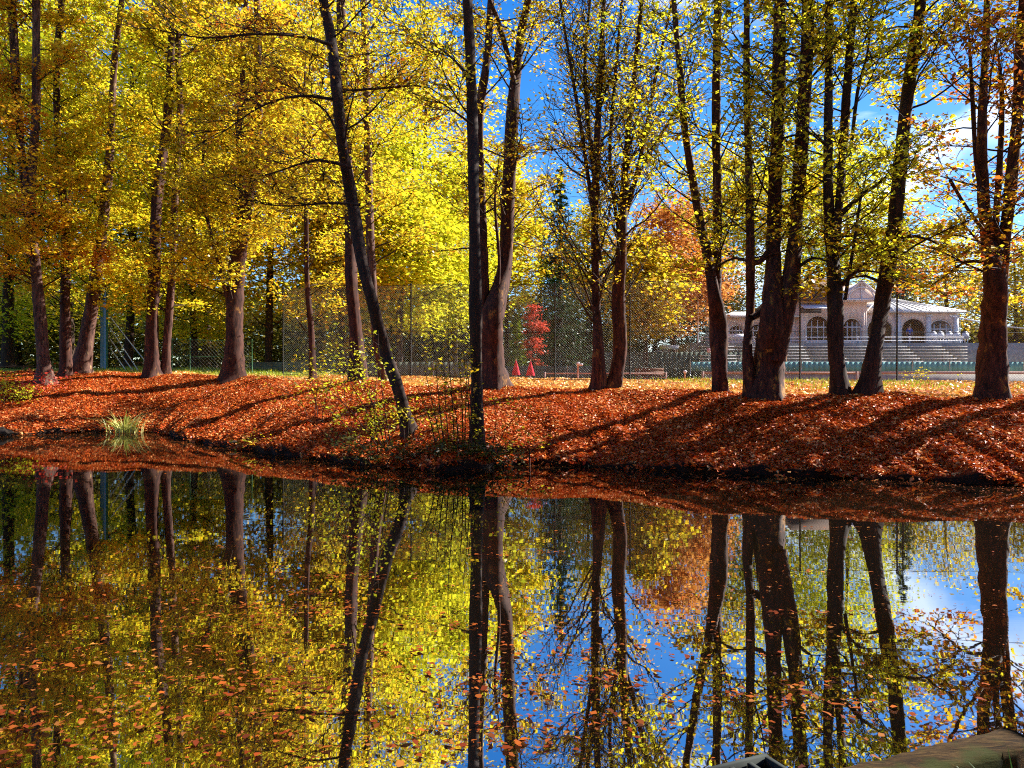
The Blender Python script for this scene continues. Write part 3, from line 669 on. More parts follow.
fence('chain_link_fence', 'tall chain-link court fence with dark posts running behind the bank trees', [pp(283,38), pp(411,36), pp(555,34), pp(630,33.6), pp(714,33.3), pp(800,33), pp(897,32.6), pp(1000,32.3), pp(1120,32)], 4.35, rails=(.02,.5,1))
fence('chain_link_fence', 'green chain-link fence with braced corner post on the left lawn', [pp(107,41.5), pp(104,47), pp(101,54)], 4.5, rails=(.02,1), postmat=M['green_metal'], r=.06)
root = thing('corner_stays', 'four thin metal stays slanting down right of the green corner post', 'stays', (X_(108,41.5), 41.4, float(ground(X_(108,41.5),41.4))))
for (x0,y0,x1,y1) in ((110,317,146,362),(110,328,142,376),(110,339,137,376),(110,348,131,377)):
    b = MB(); b.tube([at(x0,y0,41.3), at(x1,y1,41.0)], .028, 6); b.build('stay', M['steel'], root)
fence('low_wire_fence', 'low wire fence with pale rail left of the mossy forked trunk', [pp(172,40), pp(190,40), pp(252,39.6)], 1.75, rails=(.5,1), postmat=M['green_metal'], r=.03, pitch=.2, t=.003)
fence('low_wire_fence', 'low wire fence with pale rail across the far side of the courts', [pp(500,54), pp(560,54), pp(600,54), pp(650,54)], 2.7, rails=(.4,1.0), postmat=M['green_metal'], r=.03, pitch=.16)

# windscreens / low walls along the far court side
def screen(name, label, px0, px1, d, y0, y1, mat, cat, th=.06, ribs=0):
    x0, x1 = X_(px0,d), X_(px1,d); root = thing(name, label, cat, ((x0+x1)/2, d, float(ground((x0+x1)/2, d))))
    z0, z1 = Z_(y1,d), Z_(y0,d); b = MB(); n = max(1, int((x1-x0)/.35))
    xs = np.linspace(x0, x1, n+1); yy = d+0*xs
    for i in range(n):
        a, c = (xs[i], yy[i]), (xs[i+1], yy[i+1])
        b.hexa([(a[0],a[1],z0),(c[0],c[1],z0),(c[0],c[1]+th,z0),(a[0],a[1]+th,z0),(a[0],a[1],z1),(c[0],c[1],z1),(c[0],c[1]+th,z1),(a[0],a[1]+th,z1)])
    b.build('cloth', mat, root)
    for i in range(ribs+1):
        xx = x0+(x1-x0)*i/max(1,ribs); p = MB(); p.tube([(xx,d-.09,z0-.3),(xx,d-.09,z1+.08)], .03, 6); p.build('post', M['steel'], root)
    return root
screen('wind_screen', 'dull green mesh windscreen behind the left court seen past the red umbrellas', 470, 600, 50, 366, 384, M['screen'], 'windscreen', ribs=4)
screen('wind_screen', 'grey-green windscreen hung on posts below the peach-orange tree', 600, 742, 56, 352, 386, M['screen'], 'windscreen', ribs=3)
screen('wind_screen', 'pale green low windscreen behind the thin crooked and leaning trunks', 250, 470, 48, 362, 381, M['screen'], 'windscreen', ribs=6)
screen('court_banner', 'long teal banner strip along the foot of the terrace steps', 690, 1060, 52.5, 362, 371, M['teal'], 'banner', ribs=10)
root = thing('court_wall', 'low grey court wall with pink coping below the teal banner', 'wall', (X_(860,51), 51, float(ground(X_(860,51),51))))
b = MB(); b.box(X_(705,51), X_(1100,51), 51, 51.25, 1.2, Z_(374,51)); b.build('wall', M['concrete'], root)
b = MB(); b.box(X_(705,51)-.05, X_(1100,51)+.05, 50.95, 51.3, Z_(374,51)+.003, Z_(371.4,51)); b.build('coping', M['pinkstone'], root)

# tennis nets
def net(label, px0, px1, d, ytop):
    x0, x1 = X_(px0,d), X_(px1,d); g = float(ground((x0+x1)/2, d)); zt = Z_(ytop, d)
    root = thing('tennis_net', label, 'net', ((x0+x1)/2, d, g))
    m = MB(); H = zt-g-.05
    for x in np.arange(x0+.05, x1-.05, .14): m.tube([(x,d,zt-H),(x,d,zt-.03)], .004, 3, False)
    for z in np.arange(zt-H, zt-.05, .14): m.tube([(x0,d+.006,z),(x1,d+.006,z)], .004, 3, False)
    m.build('mesh', M['dark_metal'], root)
    t = MB(); t.box(x0, x1, d-.02, d+.02, zt-.05, zt+.03); t.build('tape', M['pinkstone'], root)
    for x in (x0, x1):
        p = MB(); p.box(x-.045, x+.045, d-.06, d+.06, g-.1, zt+.06); p.build('post', M['pinkstone'], root)
net('tennis net with pale tape left of the second court, behind the twin trunked tree', 545, 666, 43, 373.2)
net('tennis net with pale tape behind the massive multi-stemmed tree', 703, 857, 43, 372.4)

# court bench, pale posts
root = thing('court_bench', 'brown slatted court bench just right of the twin trunked tree', 'bench', (X_(652,45), 45, float(ground(X_(652,45),45))))
x0, x1 = X_(636,45), X_(665,45)
b = MB(); [b.box(x0, x1, 45.3+.02*k, 45.33+.02*k, Z_(376,45)+.16*k, Z_(376,45)+.14+.16*k) for k in range(3)]; b.build('backrest', M['wood_brown'], root)
b = MB(); [b.box(x0, x1, 44.8+.13*k, 44.92+.13*k, Z_(377,45)-.06, Z_(377,45)) for k in range(4)]; b.build('seat', M['wood_brown'], root)
for xx in (x0+.1, x1-.1):
    for yy in (44.85, 45.3):
        b = MB(); b.box(xx-.04, xx+.04, yy-.04, yy+.04, float(ground(xx,45))-.05, Z_(377,45)-.06); b.build('leg', M['dark_metal'], root)
def pale_post(label, px, d, y0, bracket):
    x = X_(px,d); g = float(ground(x,d)); z = Z_(y0,d); root = thing('court_post', label, 'post', (x,d,g))
    b = MB(); b.tube([(x,d,g-.1),(x,d,z)], .05, 8); b.build('pole', M['pinkstone'], root)
    b = MB()
    if bracket: b.box(x-.07,x+.07,d-.08,d+.08,z,z+.16); b.box(x+.07,x+.26,d-.05,d+.05,z-.04,z+.08)
    else: b.lathe((x,d,z), [(.05,-.02),(.09,.03),(.09,.12),(.03,.16)], 10)
    b.build('head', M['white'], root)
pale_post('pale post with white bracket head left of the twin trunked tree', 578, 41, 365, True)
pale_post('short pale post with round white cap in front of the grey-green windscreen', 685, 42, 373, False)

# red closed umbrellas
def umbrella(label, px, d, yt, yb):
    x = X_(px,d); g = float(ground(x,d)); zt, zb = Z_(yt,d), Z_(yb,d); root = thing('closed_umbrella', label, 'umbrella', (x,d,g), 0, 'closed red umbrellas by the court')
    b = MB(); b.tube([(x,d,g-.1),(x,d,zt+.1)], .025, 8); b.build('pole', M['white'], root)
    V, fs = [], []; n = 16
    for i, (f, r_) in enumerate(((0,.20),(.15,.19),(.5,.13),(.85,.06),(1,.02))):
        for k in range(n):
            q = r_*(1+.25*(-1)**k*(1-f)); a = 2*math.pi*k/n; V.append((x+q*math.cos(a), d+q*math.sin(a), zb+(zt-zb)*f))
    for i in range(4):
        for k in range(n): fs.append((i*n+k, i*n+(k+1)%n, (i+1)*n+(k+1)%n, (i+1)*n+k))
    b = MB(); b.add(V, fs); b.build('canopy', M['red_cloth'], root)
    b = MB(); b.lathe((x,d,g), [(.28,0),(.28,.06),(.06,.10)], 14); b.build('base', M['concrete'], root)
umbrella('closed red umbrella below the green cone bush, nearer the stout trunk', 516, 45, 360.5, 375)
umbrella('closed red umbrella standing below the red maple', 530.5, 45, 361, 375.5)

# lamp pole, pink sign, table by the windscreen
x, d = X_(698,60), 60; g = float(ground(x,d)); root = thing('lamp_pole', 'thin pale lamp pole above the grey-green windscreen', 'lamp pole', (x,d,g))
b = MB(); b.tube([(x,d,g-.1),(x,d,Z_(296,d))], [.10,.06], 8); b.build('pole', M['white'], root)
b = MB(); b.box(x-.12,x+.12,d-.7,d+.1,Z_(296,d),Z_(296,d)+.14); b.build('lamp_head', M['steel'], root)
x, d = X_(709,54), 54; root = thing('sign_board', 'small pink sign board at the end of the grey-green windscreen', 'sign', (x,d,float(ground(x,d))))
b = MB(); b.box(x-.14,x+.14,d-.02,d+.02,Z_(352.5,d),Z_(348,d)); b.build('board', M['pink_sign'], root)
b = MB(); b.tube([(x,d+.05,1.3),(x,d+.05,Z_(348.5,d))], .03, 6); b.build('post', M['steel'], root)
x, d = X_(669,59), 59; z = Z_(345.5,d); root = thing('garden_table', 'white topped table behind the grey-green windscreen', 'table', (x,d,float(ground(x,d))))
b = MB(); b.box(x-.65,x+.65,d-.4,d+.4,z-.28,z); b.build('table_top', M['white'], root)
for sx in (-.55,.55):
    for sy in (-.3,.3):
        b = MB(); b.box(x+sx-.04,x+sx+.04,d+sy-.04,d+sy+.04,1.3,z-.28); b.build('leg', M['wood_brown'], root)
# terrace bank carrying the clubhouse
b = MB(); tz = Z_(345,62)
b.box(X_(690,58.5), 75, 58.4, 110, 1.0, tz-.02)
tag(b.build('terrace', M['concrete']), kind='structure')
# terrace steps: six plank rows
root = thing('terrace_steps', 'long grey plank steps rising from teal banner to the clubhouse terrace', 'steps', (X_(830,55), 55, float(ground(X_(830,55),55))))
for k in range(6):
    d = 53.6+k*.85; y = 361-3.0*k; z = Z_(y,d)
    b = MB()
    xx = X_(700,d); 
    while xx < X_(966,d):
        x2 = min(xx+2.6, X_(968,d)); b.box(xx, x2-.04, d, d+.42, z-.07, z); xx = x2
    b.build('plank_row', M['wood_grey'], root)
    for q in np.arange(X_(702,d), X_(966,d), 2.6): b = MB(); b.box(q, q+.1, d+.1, d+.3, 1.3, z-.072); b.build('support', M['concrete'], root)
# terrace railing
d = 59.2; root = thing('terrace_railing', 'white horizontal railing along the terrace edge before the clubhouse', 'railing', (X_(830,d), d, tz))
b = MB()
for f in (.16, .42): b.box(X_(700,d), X_(964,d), d, d+.05, tz+f, tz+f+.07)
b.build('rail', M['white'], root)
for q in np.arange(X_(702,d), X_(964,d), 2.0):
    b = MB(); b.box(q-.04, q+.04, d+.05, d+.13, tz-.02, tz+.52); b.build('post', M['white'], root)
# handrail down the right end of the terrace
b = MB(); b.tube([at(950,316,64), at(1000,326,58), at(1040,330,54)], .05, 6)
for px, y, dd in ((960,318,63),(1000,326,58),(1030,329,55.2)):
    p = at(px,y,dd); b.tube([p, (p[0],p[1],tz-.05 if dd > 58.4 else 1.3)], .035, 6)
tag(b.build('handrail', M['white']), 'white sloping handrail right of the pavilion', 'handrail')

# ------------------------------------------------------------------ clubhouse
def arch_wall(mb, x0, x1, z0, z1, y, th, ops, step=.09):
    """ops: (xc, halfwidth, sill, spring, rise)"""
    xs = set(np.round(np.arange(x0, x1, step*4), 4)) | {x0, x1}
    for (c, h, *_r) in ops: xs |= set(np.round(np.linspace(c-h, c+h, 17), 4))
    xs = sorted(xs)
    def hole(x, o):
        c, h, sill, spr, rise = o; return spr+rise*math.sqrt(max(0, 1-((x-c)/h)**2))
    for a, bq in zip(xs[:-1], xs[1:]):
        if bq-a < 1e-4: continue
        m = (a+bq)/2; o = next((o for o in ops if abs(m-o[0]) < o[1]), None)
        def col(za, zb, zt):
            mb.hexa([(a,y,za),(bq,y,zb),(bq,y+th,zb),(a,y+th,za),(a,y,zt),(bq,y,zt),(bq,y+th,zt),(a,y+th,zt)])
        if o is None: col(z0, z0, z1)
        else:
            if o[2] > z0+.01: col(z0, z0, o[2])
            col(hole(a,o), hole(bq,o), z1)
def arch_frame(mb, o, y, w=.1, mull=3, bar=True):
    c, h, sill, spr, rise = o
    t = np.linspace(0, math.pi, 17)
    pts = [(c-h+w/2, y, sill)]+[(c-(h-w/2)*math.cos(q), y, spr+(rise-w/2)*math.sin(q)) for q in t]+[(c+h-w/2, y, sill)]
    mb.tube(pts, w/2, 6)
    if bar: mb.box(c-h+w, c+h-w, y-.04, y+.04, spr-.05, spr+.05)
    for k in range(1, mull+1):
        x = c-h+2*h*k/(mull+1); mb.box(x-.03, x+.03, y-.03, y+.03, sill, spr+rise*.6*math.sqrt(max(0,1-((x-c)/h)**2)))
D = 65.0
root = thing('clubhouse', 'pale pink clubhouse with arched openings and tin-roofed corner pavilion', 'clubhouse', (X_(850,D), D, tz))
# pavilion on the right
px0, px1 = X_(862,D), X_(957,D); ez = Z_(313,D)
ops = [(X_(880,D), 1.05, tz+.02, tz+1.5, .85), (X_(914,D), 1.0, tz+.02, tz+1.5, .85), (X_(941,D), 1.02, tz+.55, tz+1.5, .85)]
wl = MB(); arch_wall(wl, px0, px1, tz, ez, D, .3, ops); 
wl.box(px0, px0+.3, D+.303, D+8, tz, ez); wl.box(px1-.3, px1, D+.303, D+8, tz, ez); wl.box(px0+.303, px1-.303, D+7.7, D+8, tz, ez)
wl.build('pavilion_wall', M['wall_pink'], root)
rm = MB(); rm.box(px0+.31, px1-.31, D+4.0, D+4.1, tz, ez-.02); rm.build('inner_wall', M['room'], root)
pl = MB()
for px in (897.5, 928, 955.5): 
    xx = X_(px,D); pl.box(xx-.2, xx+.2, D-.14, D-.003, tz, ez-.15); pl.box(xx-.26, xx+.26, D-.2, D-.003, ez-.30, ez-.151)
pl.build('pillar', M['white'], root)
for o in ops[2:]:
    f = MB(); arch_frame(f, o, D+.15, .12, 3); f.build('window', M['white'], root)
# hip roof
rf = MB(); ov = .55; a0, a1, b0, b1 = px0-ov, px1+ov, D-ov, D+8+ov; rz = Z_(303.5, D+2); cxm = (px0+px1)/2
V = [(a0,b0,ez+.003),(a1,b0,ez+.003),(a1,b1,ez+.003),(a0,b1,ez+.003),(a0,b0,ez+.12),(a1,b0,ez+.12),(a1,b1,ez+.12),(a0,b1,ez+.12),(cxm-.9,D+4,rz+.6),(cxm+.9,D+4,rz+.6)]
rf.add(V, [(3,2,1,0),(0,1,5,4),(1,2,6,5),(2,3,7,6),(3,0,4,7),(4,5,9,8),(5,6,9),(6,7,8,9),(7,4,8)])
for k in range(1, 12):
    t = k/12; xe = a0+(a1-a0)*t; xt = cxm-.9+1.8*t
    rf.tube([(xe,b0,ez+.15),(xt,D+4,rz+.63)], .03, 4)
rf.build('pavilion_roof', M['tin'], root)
ch = MB(); ch.box(cxm-2.0,cxm-1.4,D+5,D+5.6,ez,rz+1.6); ch.box(cxm-2.06,cxm-1.34,D+4.94,D+5.66,rz+1.603,rz+1.75); ch.build('chimney', M['concrete'], root)
# main block
mx0, mx1 = X_(796,D), px0-.003; mz = Z_(302,D)
ops2 = [(X_(814,D), 1.0, tz+.5, tz+1.6, 1.0), (X_(832,D), .36, tz+.6, tz+1.7, .36), (X_(848,D), .8, tz+.5, tz+1.6, .8)]
wl = MB(); arch_wall(wl, mx0, mx1, tz, mz, D-.9, .3, ops2)
wl.box(mx0, mx0+.3, D-.597, D+9, tz, mz); wl.box(mx1-.3, mx1, D-.597, D+9, tz, mz)
wl.build('wall', M['wall_pink'], root)
wx0, wx1, wz = X_(726,D), mx0-.003, Z_(318,D)
ops3 = [(X_(735,D), .62, tz+.5, tz+1.35, .5), (X_(757,D), .8, tz+.4, tz+1.35, .6), (X_(781,D), .8, tz+.4, tz+1.35, .6)]
ww = MB(); arch_wall(ww, wx0, wx1, tz, wz, D-.4, .3, ops3); ww.box(wx0, wx0+.3, D-.097, D+7, tz, wz); ww.build('wing_wall', M['wall_pink'], root)
ww = MB(); ww.box(wx0+.31, wx1-.31, D+1.4, D+1.5, tz, wz-.02); ww.build('inner_wall', M['room'], root)
for o in ops3:
    f = MB(); arch_frame(f, o, D-.25, .10, 3); f.build('window', M['white'], root)
wr = MB(); wr.hexa([(wx0-.5,D-1.1,wz+.003),(wx1,D-1.1,wz+.003),(wx1,D+7.4,wz+.003),(wx0-.5,D+7.4,wz+.003),(wx0-.5,D-1.1,wz+.12),(wx1,D-1.1,wz+.12),(wx1,D+5,wz+1.0),(wx0+2.0,D+5,wz+1.0)]); wr.build('wing_roof', M['tin'], root)
rm = MB(); rm.box(mx0+.31, mx1-.31, D+1.4, D+1.5, tz, mz-.02); rm.build('inner_wall', M['room'], root)
for o in ops2:
    f = MB(); arch_frame(f, o, D-.75, .10, 3); w_ = f.build('window', M['white'], root)
# awning over the arched window
aw = MB(); xa, xb = X_(803,D-2), X_(829,D-2); z1, z0 = Z_(303,D-1), Z_(309,D-2)
aw.hexa([(xa,D-2.3,z0),(xb,D-2.3,z0),(xb,D-.92,z1-.08),(xa,D-.92,z1-.08),(xa,D-2.3,z0+.07),(xb,D-2.3,z0+.07),(xb,D-.92,z1),(xa,D-.92,z1)]); aw.build('awning', M['white'], root)
sh = MB(); sh.box(xa+.2,xb-.2,D-.95,D-.903,Z_(314,D),Z_(309,D)); sh.build('awning_shade', M['awning_dark'], root)  # dark panel standing in for the shade beneath the awning
# main roof: long ridge with front gable over the middle
rf = MB(); ez2 = mz; rzz = Z_(278, D+4); a0, a1, b0, b1 = mx0-.6, mx1+.2, D-1.6, D+9.6
rf.add([(a0,b0,ez2),(a1,b0,ez2),(a1,b1,ez2),(a0,b1,ez2),(a0,b0,ez2+.15),(a1,b0,ez2+.15),(a1,b1,ez2+.15),(a0,b1,ez2+.15),(a0+1.6,D+4,rzz),(a1-1.6,D+4,rzz)],
       [(3,2,1,0),(0,1,5,4),(1,2,6,5),(2,3,7,6),(3,0,4,7),(4,5,9,8),(5,6,9),(6,7,8,9),(7,4,8)])
rf.build('roof', M['brown_roof'], root)
gx = X_(851,D); gw = 1.9; gz0, gz1 = ez2-.1, Z_(285,D)
gb = MB(); y0 = D-1.9
gb.add([(gx-gw,y0,gz0),(gx+gw,y0,gz0),(gx,y0,gz1),(gx-gw,D+3,gz0),(gx+gw,D+3,gz0),(gx,D+3,gz1)], [(0,1,2),(3,5,4),(0,3,4,1),(1,4,5,2),(2,5,3,0)])
gb.build('gable', M['wall_pink'], root)
gt = MB()
gt.tube([(gx-gw-.25,y0-.1,gz0-.2),(gx,y0-.1,gz1+.08)], .11, 5); gt.tube([(gx+gw+.25,y0-.1,gz0-.2),(gx,y0-.1,gz1+.08)], .11, 5)
gt.tube([(gx-gw,y0-.07,gz0+.1),(gx+gw,y0-.07,gz0+.1)], .08, 5); gt.tube([(gx,y0-.07,gz0),(gx,y0-.07,gz1-.1)], .06, 5)
gt.tube([(gx-gw*.55*math.cos(q), y0-.07, gz0+.1+1.0*math.sin(q)) for q in np.linspace(0,math.pi,11)], .07, 5)
gt.build('gable_truss', M['white'], root)

# white garden chairs on the terrace
def chair_proto(x, y, label):
    root = thing('garden_chair', label, 'chair', (x,y,tz), 0, 'white garden chairs on the terrace')
    b = MB(); b.box(x-.24,x+.24,y-.24,y+.22,tz+.42,tz+.46); b.build('seat', M['white'], root)
    b = MB(); prof = [(-.26,.46),(-.28,.7),(-.2,.92),(0,1.0),(.2,.92),(.28,.7),(.26,.46)]
    V = [(x+p, y-.28, tz+z) for p, z in prof]+[(x+p, y-.23, tz+z) for p, z in prof]; n = len(prof)
    b.add(V, [tuple(range(n)), tuple(range(2*n-1, n-1, -1))]+[(k, k+n, (k+1)%n+n, (k+1)%n) for k in range(n)]); b.build('backrest', M['white'], root)
    for sx in (-.2,.2):
        for sy in (-.2,.18):
            b = MB(); b.box(x+sx-.025,x+sx+.025,y+sy-.025,y+sy+.025,tz-.02,tz+.42); b.build('leg', M['white'], root)
    return root
clabs = ['white garden chair with rounded back, leftmost of the row before the pavilion', 'white garden chair with rounded back, second from the left before the pavilion window', 'white garden chair with rounded back, middle of the row before the pavilion', 'white garden chair with rounded back, second from the right before the pavilion pillar', 'white garden chair with rounded back, rightmost and right of the pavilion corner']
ch0 = None
for px, lab in zip((932,939,947.5,955,963.5), clabs):
    x, y = X_(px,60.6), 60.6
    if ch0 is None: ch0 = chair_proto(x, y, lab); continue
    r_ = ch0.copy(); C.objects.link(r_); r_.location = (x, y, tz); r_['label'] = lab
    for c in ch0.children:
        q = c.copy(); C.objects.link(q); q.parent = r_
x, y = X_(735,60.3), 60.3; root = thing('terrace_table', 'white cloth-covered table at the left end of the terrace', 'table', (x,y,tz))
b = MB(); b.box(x-.8,x+.8,y-.45,y+.45,tz+.70,tz+.75); b.box(x-.82,x+.82,y-.47,y-.45,tz+.30,tz+.752); b.build('tablecloth', M['white'], root)
for sx in (-.7,.7):
    for sy in (-.35,.35):
        b = MB(); b.box(x+sx-.03,x+sx+.03,y+sy-.03,y+sy+.03,tz-.02,tz+.70); b.build('leg', M['wood_brown'], root)

# person in blue at the pavilion
def person():
    x, y = X_(909.5,63.5), 63.5; H = 1.72; z = tz
    root = thing('person', 'person in blue top and dark trousers standing in the pavilion opening', 'person', (x,y,z))
    vs = [(0,0,.92),(0,0,1.12),(0,.01,1.36),(0,0,1.48),(0,-.01,1.56),(0,-.02,1.66),
          (.17,.01,1.40),(.24,.02,1.14),(.22,-.10,.92),(.215,-.15,.83),(-.17,.01,1.40),(-.25,.02,1.14),(-.24,-.06,.90),(-.235,-.09,.81),
          (.09,0,.86),(.11,-.01,.48),(.12,.02,.08),(.13,-.14,.04),(-.09,0,.86),(-.10,-.02,.48),(-.11,.03,.08),(-.12,-.13,.04)]
    rd = [.13,.125,.14,.07,.055,.095,.06,.045,.033,.04,.06,.045,.033,.04,.095,.062,.045,.04,.095,.062,.045,.04]
    ed = [(0,1),(1,2),(2,3),(3,4),(4,5),(2,6),(6,7),(7,8),(8,9),(2,10),(10,11),(11,12),(12,13),(0,14),(14,15),(15,16),(16,17),(0,18),(18,19),(19,20),(20,21)]
    def skin(name, idx, grow, mat):
        mp = {i:k for k, i in enumerate(idx)}
        me = bpy.data.meshes.new(name); me.from_pydata([vs[i] for i in idx], [(mp[a],mp[b]) for a, b in ed if a in mp and b in mp], [])
        o = bpy.data.objects.new(name, me); C.objects.link(o); me.materials.append(mat); o.parent = root
        mo = o.modifiers.new('s', 'SKIN'); 
        sv = me.skin_vertices[0].data if me.skin_vertices else None
        if sv is None:
            bpy.context.view_layer.objects.active = o; sv = me.skin_vertices[0].data
        for k, i in enumerate(idx): sv[k].radius = (rd[i]*grow, rd[i]*grow*.85)
        sv[0].use_root = True
        o.modifiers.new('u', 'SUBSURF').levels = 1; o.modifiers['u'].render_levels = 2
        return o
    skin('body', list(range(22)), 1.0, M['skin'])
    skin('shirt', [0,1,2,6,7,10,11], 1.12, M['blue_cloth']); skin('trousers', [0,14,15,16,18,19,20], 1.15, M['navy'])
    hb = MB(); hb.lathe((x,y+.015,z+1.60), [(.098,0),(.112,.06),(.09,.13),(.03,.165)], 12); hb.build('hair', M['hair'], root, True)
try: person()
except Exception as ex: print('person', ex)

# ------------------------------------------------------------------ picnic table and bench on the left
def picnic(name, label, px, d, y, wpx, cat):
    x = X_(px,d); g = float(ground(x,d)); z = Z_(y,d); hw = wpx/2/F*d
    root = thing(name, label, cat, (x,d,g))
    b = MB(); [b.box(x-hw,x+hw,d-.35+.18*k,d-.19+.18*k,z-.05,z) for k in range(4)]; b.build('table_top', M['wood_brown'], root)
    for s in (-1,1):
        b = MB(); b.box(x-hw,x+hw,d+s*.75-.12,d+s*.75+.12,z-.33,z-.28); b.build('seat', M['wood_brown'], root)
        b = MB(); b.box(x+s*hw*.7-.05,x+s*hw*.7+.05,d-.82,d+.82,z-.42,z-.335)
        for t in (-1,1): b.hexa([(x+s*hw*.7-.04,d+t*.6-.05,g-.05),(x+s*hw*.7+.04,d+t*.6-.05,g-.05),(x+s*hw*.7+.04,d+t*.6+.05,g-.05),(x+s*hw*.7-.04,d+t*.6+.05,g-.05),
                                 (x+s*hw*.7-.04,d+t*.2-.05,z-.052),(x+s*hw*.7+.04,d+t*.2-.05,z-.052),(x+s*hw*.7+.04,d+t*.2+.05,z-.052),(x+s*hw*.7-.04,d+t*.2+.05,z-.052)])
        b.build('trestle', M['wood_brown'], root)
picnic('picnic_table', 'weathered picnic table in the shade at the left edge', 16, 46, 366, 34, 'picnic table')
picnic('picnic_table', 'second picnic table glimpsed behind the slanting stays', 132, 52, 362, 24, 'picnic table')

# ------------------------------------------------------------------ small plants near the shore
def sapling(label, stems, d, mat, seed, nl, sigma, ls=.075, name='sapling', cat='sapling', r0=.011):
    r = np.random.default_rng(seed); p0 = stems[0][0]; x = X_(p0[0],d); g = float(ground(x,d))
    root = thing(name, label, cat, (x,d,g)); LP = []
    for st in stems:
        b = MB(); P = catmull(np.array([at(px,py,d+.15*r.normal()) for px, py in st]), .12); P[0,2] = float(ground(P[0,0],P[0,1]))-.05
        b.tube(P, np.linspace(r0,.004,len(P)), 5)
        for k in range(3, len(P)-1, 2):
            a = r.uniform(0,6.28); tp = wander(P[k], unit(np.array([math.cos(a),math.sin(a),.5])), r.uniform(.2,.55), 3, .0, .15, r); b.tube(tp, [.005,.004,.003,.002], 3, False)
            m = r.poisson(nl*2.4); f = r.uniform(.3,2.999,m); i = f.astype(int)
            LP.append(tp[i]+(tp[i+1]-tp[i])*(f-i)[:,None]+r.standard_normal((m,3))*sigma)
        b.build('stem', M['bark_dark'], root, True)
    leaves('foliage', np.concatenate(LP), ls, mat, root, tilt=.6)
sapling('cluster of thin dark saplings just left of the black trunk', [[(446,456),(441,420),(436,370),(432,330)],[(455,455),(452,400),(448,340),(450,290)],[(463,452),(462,400),(458,350)],[(468,452),(471,410),(466,360)],[(438,458),(430,420),(416,385)],[(450,456),(446,410),(444,365)],[(459,454),(455,410),(440,360)],[(465,453),(466,400),(474,350)],[(443,457),(434,410),(420,350)],[(472,452),(468,400),(462,335)]], 16.9, M['leaf_green'], 401, 4.0, .07, r0=.017)
sapling('leafy sapling with slanting stems growing left of the leaning tree foot', [[(385,448),(375,410),(362,380),(350,350)],[(380,450),(362,425),(340,400),(322,385)],[(391,446),(384,405),(380,370),(378,330)],[(372,452),(370,420),(372,390)],[(383,449),(368,415),(346,375),(335,355)],[(388,447),(380,410),(366,375)],[(378,450),(374,410),(378,360)],[(366,452),(345,425),(318,402)]], 17.6, M['leaf_lime'], 402, 4, .10, r0=.015)
sapling('low yellow-green sapling on the bank between leaning tree and thin trunk', [[(318,410),(312,390),(300,370),(292,350)],[(322,411),(330,385),(338,362)],[(315,410),(318,380),(322,350)],[(308,411),(292,396),(275,385)]], 22, M['leaf_gold'], 403, 7, .18, .085)
sapling('bushy sapling with yellow-green leaves in front of the broad upright trunk', [[(345,400),(343,375),(335,350),(330,330)],[(350,400),(360,370),(372,345)],[(342,400),(328,380),(312,362)]], 24, M['leaf_lime'], 404, 7, .20, .085)
sapling('low sprawling shrub with green leaves right of the black trunk', [[(496,452),(505,430),(520,412),(528,400)],[(494,454),(512,440),(535,428)],[(492,452),(496,420),(492,395)],[(500,455),(520,448),(548,440)]], 16.9, M['leaf_green'], 405, 5, .09)
sapling('leafy low shrub at the foot of the leaning tree', [[(405,430),(398,418),(388,408)],[(412,432),(424,420),(436,412)],[(408,432),(410,415),(418,402)],[(415,433),(440,428),(455,420)]], 17.9, M['leaf_green'], 406, 9, .10)
sapling('red-leaved shrub at the foot of the far-left streaked trunk', [[(40,394),(34,384),(25,376)],[(44,395),(46,382),(42,370)],[(48,394),(58,385),(66,378)],[(38,395),(28,390),(18,386)]], 32, M['leaf_red'], 407, 7, .22, .12, 'shrub', 'shrub')
sapling('yellow-green bush at the far left edge of the bank', [[(2,402),(-2,390),(-8,380)],[(6,402),(12,392),(16,384)],[(4,402),(4,388),(8,376)],[(10,402),(24,396),(34,392)]], 30, M['leaf_lime'], 408, 12, .2, .11, 'shrub', 'shrub')
sapling('small green bush on the edge of the bank above the left inlet', [[(112,398),(118,392),(126,388)],[(240,388),(248,380),(262,372)],[(236,388),(230,380)]], 30, M['leaf_green'], 409, 5, .12, .09, 'shrub', 'shrub') if False else None
sapling('small yellow shrub in front of the low court wall', [[(913,381),(910,375),(908,371)],[(915,381),(917,374),(918,370)],[(917,381),(922,377),(926,375)]], 31.5, M['leaf_yellow'], 410, 12, .09, .08, 'shrub', 'shrub')
sapling('dwarf yellow sprig at the court fence between clubhouse and four-stemmed trunk', [[(959,381),(958,377),(957,374)],[(960,381),(962,377)]], 31.3, M['leaf_yellow'], 411, 8, .05, .07, 'shrub', 'shrub')
sapling('trailing green weed hanging over the dark bank edge left of the saplings', [[(248,451),(240,446),(228,444)],[(256,454),(262,446),(272,442)],[(252,452),(250,443),(246,436)]], 20.6, M['leaf_green'], 412, 7, .10, .08, 'weed', 'weed')
sapling('dark low bramble along the water edge below the leaning tree', [[(340,464),(350,452),(362,446)],[(360,466),(372,455),(385,450)],[(385,468),(392,456),(404,448)],[(400,470),(412,458),(424,452)],[(420,470),(430,458),(440,452)],[(372,468),(366,456),(352,450)],[(432,470),(426,458),(414,452)]], 16.6, M['leaf_dark'], 413, 22, .12, .085, 'bramble', 'bramble')
